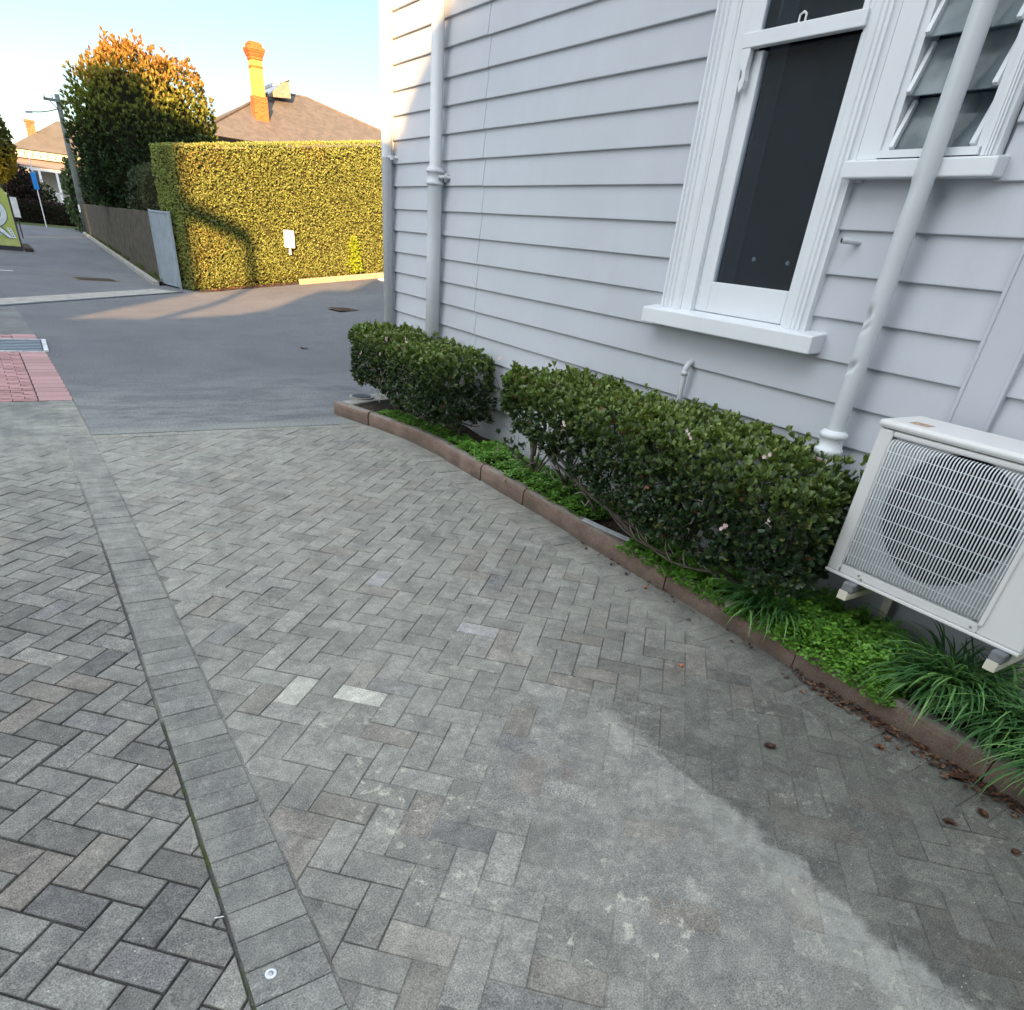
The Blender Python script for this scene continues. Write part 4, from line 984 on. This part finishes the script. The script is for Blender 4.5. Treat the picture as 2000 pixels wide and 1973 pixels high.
tree=leafy('broadleaf_tree','large dense evergreen tree with coppery orange new growth and painted sunlight on its top','tree',(5.05,33.6,3.0),(2.45,2.3,2.98),dome,8200,.17,.065,tcol,None,6,'hedge_leaf',(.16,2.6),.80,.9,.10,.16)
# upright leader tufts along the outline
P=[];  
for (x,z) in [(3.5,5.25),(3.9,5.5),(4.2,5.75),(4.6,5.95),(5.0,6.2),(5.25,6.15),(5.6,6.05),(6.0,5.7),(6.3,5.4),(6.75,4.9),(7.0,4.5),(7.3,4.1),(2.9,4.5),(4.75,6.0),(5.9,5.9)]:
    for k in range(9): P.append((x+rng.normal(0,.05),33.2+rng.normal(0,.4),z-.25+k*.055))
P=np.array(P); V,F,Cc=rosettes(P,unit(rng.normal(0,.15,(len(P),3))+[0,0,1]),6,.17,.06,tcol,(.3,.8),QUAD,QUADF); arr_mesh('leader_shoots',V,F,Cc,'hedge_leaf',tree)
gcol=lambda a,b:(lambda p,d: lerp(a,b,rng.uniform(0,1,len(p)))*rng.uniform(.8,1.2,(len(p),1)))
leafy('trimmed_shrub','dark trimmed shrub rising above the brown fence beside the tall hedge','shrub',(3.80,23.3,1.25),(.62,2.2,1.28),sup(.35),2600,.07,.03,gcol((.04,.055,.028),(.085,.10,.045)),None,4,core=.86,shell=.06,bump=.06,up=.2)
leafy('garden_shrub','loose green shrub left of the big tree behind the power pole','shrub',(4.15,54.5,1.7),(1.0,1.2,1.9),sup(.8),900,.22,.10,gcol((.04,.075,.035),(.10,.15,.07)),'garden shrubs behind the fence')
leafy('garden_shrub','dark rounded shrub behind the brown fence under the big tree','shrub',(4.6,38.5,1.3),(1.0,3.2,1.7),sup(.6),1500,.17,.08,gcol((.022,.035,.02),(.06,.085,.04)),'garden shrubs behind the fence')
leafy('garden_shrub','dark green shrub between the trimmed shrub and the big tree','shrub',(4.3,29.0,1.3),(.75,3.4,1.35),sup(.6),1500,.13,.06,gcol((.022,.036,.02),(.055,.08,.035)),'garden shrubs behind the fence')
leafy('plum_tree','dark plum coloured small tree in front of the cream house','tree',(1.25,65,1.75),(1.15,1.2,1.35),sup(.9),1100,.2,.1,gcol((.03,.018,.022),(.075,.04,.045)),None,4)
leafy('yellow_tree','tall tree with yellow autumn foliage at the left edge','tree',(.15,60,3.9),(1.15,1.6,1.75),sup(.8),1500,.24,.11,lambda p,d: lerp((.10,.12,.03),(.52,.34,.03),np.clip((4.2-p[:,2])/1.2+rng.normal(0,.3,len(p)),0,1))*rng.uniform(.6,1.2,(len(p),1)),None,4)
leafy('maroon_hedge','low dark maroon hedge across the end of the lane','hedge',(1.6,62.3,.55),(2.9,.5,.66),sup(.25),1900,.12,.06,gcol((.02,.018,.025),(.06,.03,.035)),None,4,core=.9,shell=.05,bump=.05,up=.2)
leafy('climbing_rose','rose bush with pale flowers in front of the verandah','shrub',(2.75,70,1.3),(.8,.5,1.1),sup(1.),420,.2,.1,lambda p,d: np.where(rng.uniform(size=(len(p),1))<.12,np.array([[.55,.35,.3]]),lerp((.03,.05,.03),(.08,.11,.06),rng.uniform(0,1,len(p)))),None,4,core=.6)

# ------------------------------------------------------------ fence, gate, verge
f0=np.array([3.02,20.95]); f1=np.array([3.62,50.0])
fr_=thing('brush_fence','low rough brown brushwood fence running along the lane','fence',(3.2,33,0))
def fpt(t): return f0+(f1-f0)*t
fd=unit(f1-f0); fn=np.array([-fd[1],fd[0]])
for i in range(6):
    t0,t1=i/6,(i+1)/6-.0015; V=[];F=[]; nx=34; nzv=7
    for s in (-1,1):
        for j in range(nzv):
            for k in range(nx):
                t=t0+(t1-t0)*k/(nx-1); p=fpt(t)+fn*(s*.05+.018*nz(t*90,j,s,1.3)); V.append((*p,(1.50-.09*t)*j/(nzv-1)+(.025*nz(t*60,7,0,1) if j==nzv-1 else 0)))
    m=nx*nzv
    for s in (0,1):
        for j in range(nzv-1):
            for k in range(nx-1): a=s*m+j*nx+k; F.append((a,a+1,a+nx+1,a+nx))
    for k in range(nx-1): F.append(((nzv-1)*nx+k,(nzv-1)*nx+k+1,m+(nzv-1)*nx+k+1,m+(nzv-1)*nx+k))
    F.append(tuple(j*nx for j in range(nzv))+tuple(m+j*nx for j in range(nzv))[::-1])
    mb=MB(); mb.add(V,F); mb.build('panel','fence_wood',fr_)
t=thing('steel_gate','pale blue grey ribbed steel gate panel folded against the hedge end','gate',(3.05,20.4,0))
g0,g1=np.array([2.90,20.90]),np.array([3.17,19.95]); ge=unit(g1-g0); gn=np.array([ge[1],-ge[0]]); V=[];F=[];n=60; Lg=np.linalg.norm(g1-g0)
for z in (.04,1.52):
    for k in range(n): p=g0+ge*Lg*k/(n-1)+gn*(-.012 if (k//3)%2 else .012); V.append((*p,z))
F=[(k,k+1,n+k+1,n+k) for k in range(n-1)]; mb=MB(); mb.add(V,F); mb.add([(x-gn[0]*.01,y-gn[1]*.01,z) for x,y,z in V],[f[::-1] for f in F]); mb.build('ribbed_panel','iron_grey',t)
for p in (g0,g1):
    mb=MB(); mb.box(p[0]-.025,p[0]+.025,p[1]-.025,p[1]+.025,-.02,1.56); mb.build('post','iron_grey',t)
mb=MB(); mb.obox((*((g0+g1)/2),1.53),np.array([*ge,0])*Lg/2,np.array([*gn,0])*.02,(0,0,.018)); mb.build('top_rail','iron_grey',t)
# road kerb
mb=MB(); k0=np.array([2.66,20.6]); k1=np.array([3.42,51.0]); kd=unit(k1-k0); kn=np.array([-kd[1],kd[0]])
p=k0;q=k1; mb.add([(*(p),-.02),(*(q),-.02),(*(q-kn*.13),-.02),(*(p-kn*.13),-.02),(*(p),.09),(*(q),.09),(*(q-kn*.13),.09),(*(p-kn*.13),.09)],[(0,1,2,3),(7,6,5,4),(0,4,5,1),(2,6,7,3),(0,3,7,4),(1,5,6,2)])
struct(mb.build('road_kerb','concrete'))
mb=MB(); mb.add([(*(k0-kn*.12),.07),(*(k1-kn*.12),.07),(*(f1+fn*.0),.09),(*(f0+fn*.0),.09)],[(3,2,1,0)]); struct(mb.build('verge','dirt'))
n=5200; tt=rng.uniform(0,1,n); ww=rng.uniform(0,1,n); P=np.array([ (k0-kn*.15)*(1-b)+b*0+0*a for a,b in zip(tt,ww)]); 
P=np.array([((k0+(k1-k0)*a-kn*.14)*(1-b)+fpt(a)*b) for a,b in zip(tt,ww)]); keep=np.array([nz(p[0],p[1],0,1.1)>-.05 for p in P]); P=np.c_[P[keep],np.full(keep.sum(),.08)]
m=len(P); V,F,Cc=leaves(P,unit(rng.normal(0,.5,(m,3))+[0,0,1]),randdir(m),rng.uniform(.05,.13,m),np.full(m,.012),lerp((.04,.06,.02),(.12,.15,.05),rng.uniform(0,1,m)),QUAD,QUADF)
o=arr_mesh('verge_grass',V,F,Cc,'grass_leaf'); o['kind']='stuff'; o['label']='patchy grass and weeds along the fence foot'; o['category']='grass'
mb=MB(); mb.add([(-30,57.6,-.004),(30,57.6,-.004),(30,61.9,.02),(-30,61.9,.02)],[(0,1,2,3)]); struct(mb.build('far_verge','verge_green'))
mb=MB(); mb.add([(-2.2,22.25,.001),(-.18,22.45,.001),(-.18,22.60,.001),(-2.2,22.40,.001)],[(0,1,2,3)]); struct(mb.build('road_marking','road_paint'))
def manhole(x,y,z,rx,lab):
    t=thing('access_cover',lab,'cover',(x,y,z),'square access covers in the asphalt'); mb=MB(); mb.obox((x,y,z+.005),(rx,.05,0),(-.05,rx*.8,0),(0,0,.004)); mb.build('frame','rusty_frame',t)
    mb=MB(); mb.obox((x,y,z+.011),(rx*.86,.043,0),(-.043,rx*.8*.86,0),(0,0,.004)); mb.build('lid','dirt',t)
manhole(5.55,15.1,gz(5.55,15.1),.30,'brown access cover set in the asphalt near the house corner')
manhole(1.48,21.35,-.002,.45,'dark access cover in the lane beyond the gutter')
t=thing('drain_grate','grey drain grate with pale frame at the edge of the red block paving','drain grate',(-.22,11.05,0))
mb=MB(); 
for y in (10.72,11.36): pass
mb.box(-.52,-.47,10.6,11.5,-.01,.02); mb.box(.0,.05,10.6,11.5,-.01,.02); mb.box(-.47,.0,10.57,10.60,-.01,.013); mb.box(-.47,.0,11.5,11.53,-.01,.013); mb.build('frame','road_paint',t)
mb=MB(); mb.box(-.465,-.005,10.6,11.5,-.01,.012); mb.build('plate','dark_metal',t)
for k in range(7): 
    mb=MB(); mb.box(-.45,-.02,10.66+k*.12,10.70+k*.12,.012,.018); mb.build('bar','iron_grey',t)

# ------------------------------------------------------------ power pole
t=thing('power_pole','weathered timber power pole with crossarm beside the lane','power pole',(3.70,51.5,0))
mb=MB(); mb.tube([(3.70,51.5,-.1),(3.70,51.5,3.0),(3.70,51.5,6.05)],[.17,.14,.115],14); mb.build('post','wood_post',t,smooth=True)
mb=MB(); mb.obox((3.70,51.35,5.78),(.66,0,0),(0,.05,0),(0,0,.055)); mb.build('crossarm','wood_post',t)
for s in (-1,1):
    mb=MB(); mb.tube([(3.70,51.4,5.35),(3.70+s*.38,51.38,5.72)],.018,6); mb.build('brace','dark_metal',t)
    mb=MB(); lathe(mb,3.70+s*.6,51.35,[(.03,5.84),(.05,5.88),(.03,5.93),(.045,5.97),(0,6.0)],10); mb.build('insulator','white_paint',t)
    mb=MB(); lathe(mb,3.70+s*.25,51.35,[(.03,5.84),(.05,5.88),(.03,5.93),(.045,5.97),(0,6.0)],10); mb.build('insulator','white_paint',t)
mb=MB(); mb.tube([(3.60,51.5,5.45),(3.2,51.3,5.30),(2.75,51.1,5.18),(2.35,51.0,5.12)],.022,6); mb.build('service_line','dark_metal',t)  # arm and head stand in for a service line with insulators
mb=MB(); mb.obox((2.22,50.95,5.10),(.16,0,.02),(0,.06,0),(0,0,.04)); mb.build('service_line_end','iron_grey',t,bevel=.02)
mb=MB(); mb.box(3.50,3.58,51.2,51.3,1.0,1.35); mb.build('cable_guard','white_paint',t)
t=thing('utility_pillar','small pale frame beside the power pole foot','frame',(3.98,51,0))
mb=MB(); mb.tube([(3.93,50.5,0),(3.86,50.5,1.15),(3.70,50.6,1.25)],.035,8); mb.build('post','white_paint',t)
# ------------------------------------------------------------ signs
t=thing('direction_sign','blue street blade on a thin white post at the end of the lane','sign',(1.93,57,0))
mb=MB(); mb.tube([(1.93,57,0),(1.93,57,3.35)],.028,8); mb.build('post','white_paint',t)
mb=MB(); mb.obox((1.92,56.95,2.28),(.14,0,0),(0,.012,0),(0,0,.42)); mb.build('blade','blue_sign',t,bevel=.03)
t=thing('keep_left_sign','round blue arrow sign on a short white marker at the lane end','sign',(4.1,63,0))
mb=MB(); mb.tube([(4.1,63,0),(4.1,63,.55),(4.1,63,.6),(4.1,63,1.55)],[.10,.10,.06,.06],10); mb.build('marker_post','white_paint',t)
mb=MB(); mb.tube([(4.1,63,.55),(4.1,63,.62)],.105,10); mb.build('black_band','black',t)
mb=MB(); mb.tube([(4.1,62.90,1.0),(4.1,62.87,1.0)],.33,24); mb.build('disc','blue_disc',t)
mb=MB(); mb.prism([(3.92,62.868,.80),(4.02,62.868,1.02),(3.96,62.868,1.08),(4.22,62.868,1.18),(4.2,62.868,.93),(4.12,62.868,1.0),(4.02,62.868,.76)],(0,-.006,0)); mb.build('arrow','sign_letter',t)
t=thing('small_white_sign','small blank white panel on a thin post behind the green advertising board','sign',(.38,40,0))
mb=MB(); mb.obox((.38,40,1.08),(.13,0,0),(0,.015,0),(0,0,.35)); mb.build('panel','white_paint',t)
mb=MB(); mb.tube([(.38,40.03,0),(.38,40.03,1.2)],.025,6); mb.build('post','dark_metal',t)
# advertising board with big rounded letter
t=thing('advertising_board','green advertising board with a huge pale letter, cut by the left edge','sign board',(-.6,30.8,0))
Y=30.8
def poly2(mb,pts,y,th): mb.prism([(x,y,z) for x,z in pts],(0,-th,0))
def arc(cx,cz,r,a0,a1,n): return [(cx+r*math.cos(a),cz+r*math.sin(a)) for a in np.linspace(a0,a1,n)]
xr=.16; out=[(-1.5,.12),(xr,.12)]+[(xr,1.42)]+arc(xr-.30,1.45,.30,0,math.pi/2,8)+[(-1.5,1.75)]
mb=MB(); poly2(mb,out,Y,.03); mb.build('panel','sign_green',t)
mb=MB(); mb.box(-1.5,xr+.005,Y-.033,Y-.0302,.125,.30); mb.build('lower_band','sign_lime',t)
mb=MB(); mb.box(-1.5,xr+.02,Y-.02,Y+.02,-.02,.118); mb.box(xr+.008,xr+.055,Y-.03,Y+.03,-.05,1.62); mb.build('frame','dark_metal',t)
cx,cz=-.36,1.02
def ring_(ro,ri,y,mat,nm):
    mb=MB(); o1=arc(cx,cz,ro,-math.pi/2,math.pi/2,18); i1=arc(cx,cz,ri,math.pi/2,-math.pi/2,18); poly2(mb,[(cx-.3,cz-ro)]+o1+[(cx-.3,cz+ro),(cx-.3,cz+ri)]+i1+[(cx-.3,cz-ri)],y,.004); mb.build(nm,mat,t)
ring_(.395,.20,Y-.031,'sign_outline','letter_outline'); ring_(.375,.215,Y-.036,'sign_letter','letter_bowl')
mb=MB(); poly2(mb,[(cx-.3,cz-.19)]+arc(cx,cz,.19,-math.pi/2,math.pi/2,14)+[(cx-.3,cz+.19)],Y-.031,.004); mb.build('letter_counter','sign_blue',t)
mb=MB(); poly2(mb,[(cx-.16,cz-.36),(cx+.12,cz-.36),(.06,.33),(-.12,.33)],Y-.031,.004); mb.build('leg_outline','sign_outline',t)
mb=MB(); poly2(mb,[(cx-.12,cz-.36),(cx+.07,cz-.36),(.03,.345),(-.09,.345)],Y-.036,.004); mb.build('letter_leg','sign_letter',t)
mb=MB(); poly2(mb,[(cx-.35,cz-.36),(cx-.2,cz-.36),(-.26,.42),(-.30,.40),(-.38,.43)],Y-.036,.004); mb.build('inner_leg','sign_blue',t)
mb=MB(); poly2(mb,[(-.10,.98-.36),(.02,.98-.36),(.115,.345),(.02,.345)],Y-.041,.003); mb.build('text_strip','sign_letter',t)
for k in range(4):
    mb=MB(); mb.tube([(-.025+.022*k,Y-.0445,.585-.062*k),(-.025+.022*k,Y-.047,.585-.062*k)],.019,6); mb.build('small_character','sign_outline',t)
mb=MB(); mb.prism([(.25,30.6,0),(.5,30.7,0),(.42,33.5,0),(.2,33.4,0)],(0,0,.10)); struct(mb.build('kerb_nose','dirt',bevel=.02))

# ------------------------------------------------------------ cream villa at the end of the lane
h=thing('cream_villa','cream villa with tan hipped roof and verandah at the end of the lane','house',(5,80,0))
mb=MB(); mb.box(1.75,11,76.2,84,0,4.4); mb.build('wall','cream_wall',h)
mb=MB(); ex0,ex1,ey0,ey1,ez=1.35,11.5,75.4,84.8,4.45; r0,r1=(5.3,79.5,6.75),(7.8,79.5,6.75)
mb.add([(ex0,ey0,ez),(ex1,ey0,ez),(ex1,ey1,ez),(ex0,ey1,ez),r0,r1],[(0,1,5,4),(1,2,5),(2,3,4,5),(3,0,4),(3,2,1,0)]); rf=mb.build('roof','far_roof',h)
mb=MB(); mb.box(2.95,3.55,77.5,78.2,5.0,6.45); mb.box(2.88,3.62,77.43,78.27,6.3,6.42); mb.build('chimney','rust_brick',rf)
mb=MB(); mb.box(1.45,11,75.55,76.1,3.92,4.42); mb.build('fascia','cream_wall',h)
for k in range(12):
    mb=MB(); mb.box(1.7+k*.5,1.78+k*.5,75.4,75.55,4.05,4.35); mb.build('eave_bracket','white_paint',h)
mb=MB(); mb.prism([(1.6,74.2,3.42),(1.6,75.9,3.92),(1.6,75.9,3.86),(1.6,74.2,3.36)],(9,0,0)); mb.build('verandah_roof','verandah_roof',h)
mb=MB(); mb.box(1.7,10.5,74.25,74.4,3.15,3.36); mb.build('beam','white_paint',h)
for x in (1.85,2.95,4.1,5.3):
    mb=MB(); mb.box(x-.08,x+.08,74.25,74.41,.9,3.15); mb.build('verandah_post','white_paint',h)
mb=MB(); mb.box(1.7,10.5,74.2,76.2,.0,1.0); mb.build('verandah_floor','concrete',h)
for k in range(14):
    mb=MB(); mb.box(3.0+k*.075,3.03+k*.075,74.28,74.31,1.0,1.78); mb.build('baluster','white_paint',h)
mb=MB(); mb.box(2.9,4.15,74.25,74.35,1.78,1.86); mb.build('handrail','white_paint',h)
mb=MB(); mb.box(2.1,2.8,76.15,76.2,1.2,3.0); mb.build('window','grey_glass',h)
for k in range(3):
    mb=MB(); mb.box(4.0+k*.25,4.25+k*.25,72.9,74.2,0,1.9-.35*k-.25); mb.build('stair_wall','white_paint',h)
# ------------------------------------------------------------ tiled roof house behind the hedge
h=thing('tiled_roof_house','brown tiled roof house with a tall banded brick chimney behind the hedge','house',(14,47,0))
mb=MB(); mb.box(9.2,23.5,43.2,53,0,4.9); mb.build('wall','brown_wall',h)
mb=MB(); r0=(13.75,47.2,7.40); r1=(15.6,47.2,7.40); ex0,ex1,ey0,ey1,ez=8.6,24.6,42.4,54,4.75
mb.add([(ex0,ey0,ez),(ex1,ey0,ez),(ex1,ey1,ez),(ex0,ey1,ez),r0,r1],[(0,1,5,4),(1,2,5),(2,3,4,5),(3,0,4),(3,2,1,0)]); rf=mb.build('roof','roof_tiles',h)
mb=MB(); mb.tube([r0,r1],.07,8); mb.tube([r1,(ex1,ey0,ez+.05)],.07,8); mb.tube([r0,(ex0,ey0,ez+.05)],.07,8); mb.build('ridge_capping','roof_tiles',rf)
mb=MB(); mb.add([(14.5,46.3,8.0),(12.1,48.4,7.0),(14.35,46.9,7.35),(13.9,45.9,7.25)],[(0,1,2),(0,3,1)]); mb.prism([(14.25,45.7,7.98),(12.2,46.8,7.02),(12.2,46.8,6.90),(14.2,45.7,7.80)],(.05,.25,.0)); mb.build('gablet','zinc',rf)
mb=MB(); mb.prism([(14.25,45.8,7.95),(13.1,46.0,7.0),(14.35,46.0,7.1)],(.02,.3,0)); mb.build('gablet_face','brown_wall',rf)
cx,cy=12.25,44.6
def sq(mb,prof):
    V=[];F=[]
    for (r_,z) in prof: V+=[(cx-r_,cy-r_,z),(cx+r_,cy-r_,z),(cx+r_,cy+r_,z),(cx-r_,cy+r_,z)]
    for i in range(len(prof)-1):
        for k in range(4): a=i*4+k;b=i*4+(k+1)%4; F.append((a,b,b+4,a+4))
    F.append((3,2,1,0)); e=(len(prof)-1)*4; F.append((e,e+1,e+2,e+3)); mb.add(V,F)
mb=MB(); sq(mb,[(.34,5.0),(.34,6.62),(.33,6.75)]); ch=mb.build('chimney','red_brick',rf)
mb=MB(); sq(mb,[(.27,6.75),(.27,8.12)]); o=mb.build('chimney_shaft','yellow_brick',rf)
mb=MB(); sq(mb,[(.285,7.80),(.285,7.90)]); mb.build('chimney_band','red_brick',rf)
mb=MB(); sq(mb,[(.28,8.1),(.31,8.14),(.31,8.22),(.34,8.25),(.37,8.33),(.40,8.40),(.43,8.48),(.43,8.56),(.36,8.58),(.33,8.62),(.33,8.72),(.25,8.73),(.25,8.78)]); mb.build('chimney_cap','red_brick',rf)
mb=MB(); mb.tube([(9.0,45,0),(9.0,45,8.3)],.012,6); mb.tube([(8.85,45,8.1),(9.15,45,8.1)],.008,5); tag(mb.build('aerial_mast','iron_grey',origin=(9,45,0)),'thin aerial mast rising behind the copper topped tree','mast')

# ------------------------------------------------------------ buildings behind the viewpoint whose shade falls on the yard
def UV(u,v,z): return (.88*u+.47*v*1.0, -.47*u+.88*v, z)
def extr(nm,lab,prof,v0,v1,mat='cream_wall'):
    t=thing(nm,lab,'building',UV(sum(p[0] for p in prof)/len(prof),(v0+v1)/2,0))
    P0=[UV(u,v0,z) for u,z in prof]; dv=np.array(UV(0,v1-v0,0)); mb=MB(); mb.prism(P0,dv); mb.build('walls_and_roof',mat,t)
    return t
extr('neighbour_building','tall two storey building behind the viewpoint to the left',[(-19,0),(-6.12,0),(-6.12,14.8),(-10.5,14.85),(-10.65,15.7),(-13.6,15.9),(-13.9,15.4),(-19,15.5)],-8,-15)
extr('neighbour_building','low gabled building directly behind the viewpoint',[(-6.11,0),(-6.11,5.5),(-5.74,5.66),(-5.2,5.74),(-4.5,6.06),(-3.7,6.56),(-3.5,7.15),(-3.2,7.6),(-2.5,7.65),(-2.2,8.5),(-1.8,8.3),(-1.0,6.75),(-.57,6.69),(-.48,6.87),(-.1,7.22),(.4,7.9),(1.0,8.2),(7.2,8.2),(7.2,0)],-8,-14)
extr('neighbour_building','unseen block added left of the lane to shade the villa',[(-60,0),(-19.2,0),(-19.2,16.4),(-25,17),(-60,16.4)],17.5,12,'dark_core')  # added out of view for villa shade; dark to keep the window reflection dark
t=thing('roof_frame','thin post with a sloping beam standing on the low building behind','frame',UV(-5.08,-8.4,5.4))
mb=MB(); mb.tube([UV(-5.08,-8.4,5.4),UV(-5.08,-8.4,8.85)],.11,10); mb.build('post','wood_post',t)
mb=MB(); P0=[UV(-6.5,-8.4,8.92),UV(-5.0,-8.4,8.68),UV(-5.0,-8.4,9.02),UV(-6.5,-8.4,9.31)]; mb.prism(P0,UV(0,-.1,0)); mb.build('beam','wood_post',t)
#@@F_END
for o in S.objects:
    if '_o' in o: del o['_o']
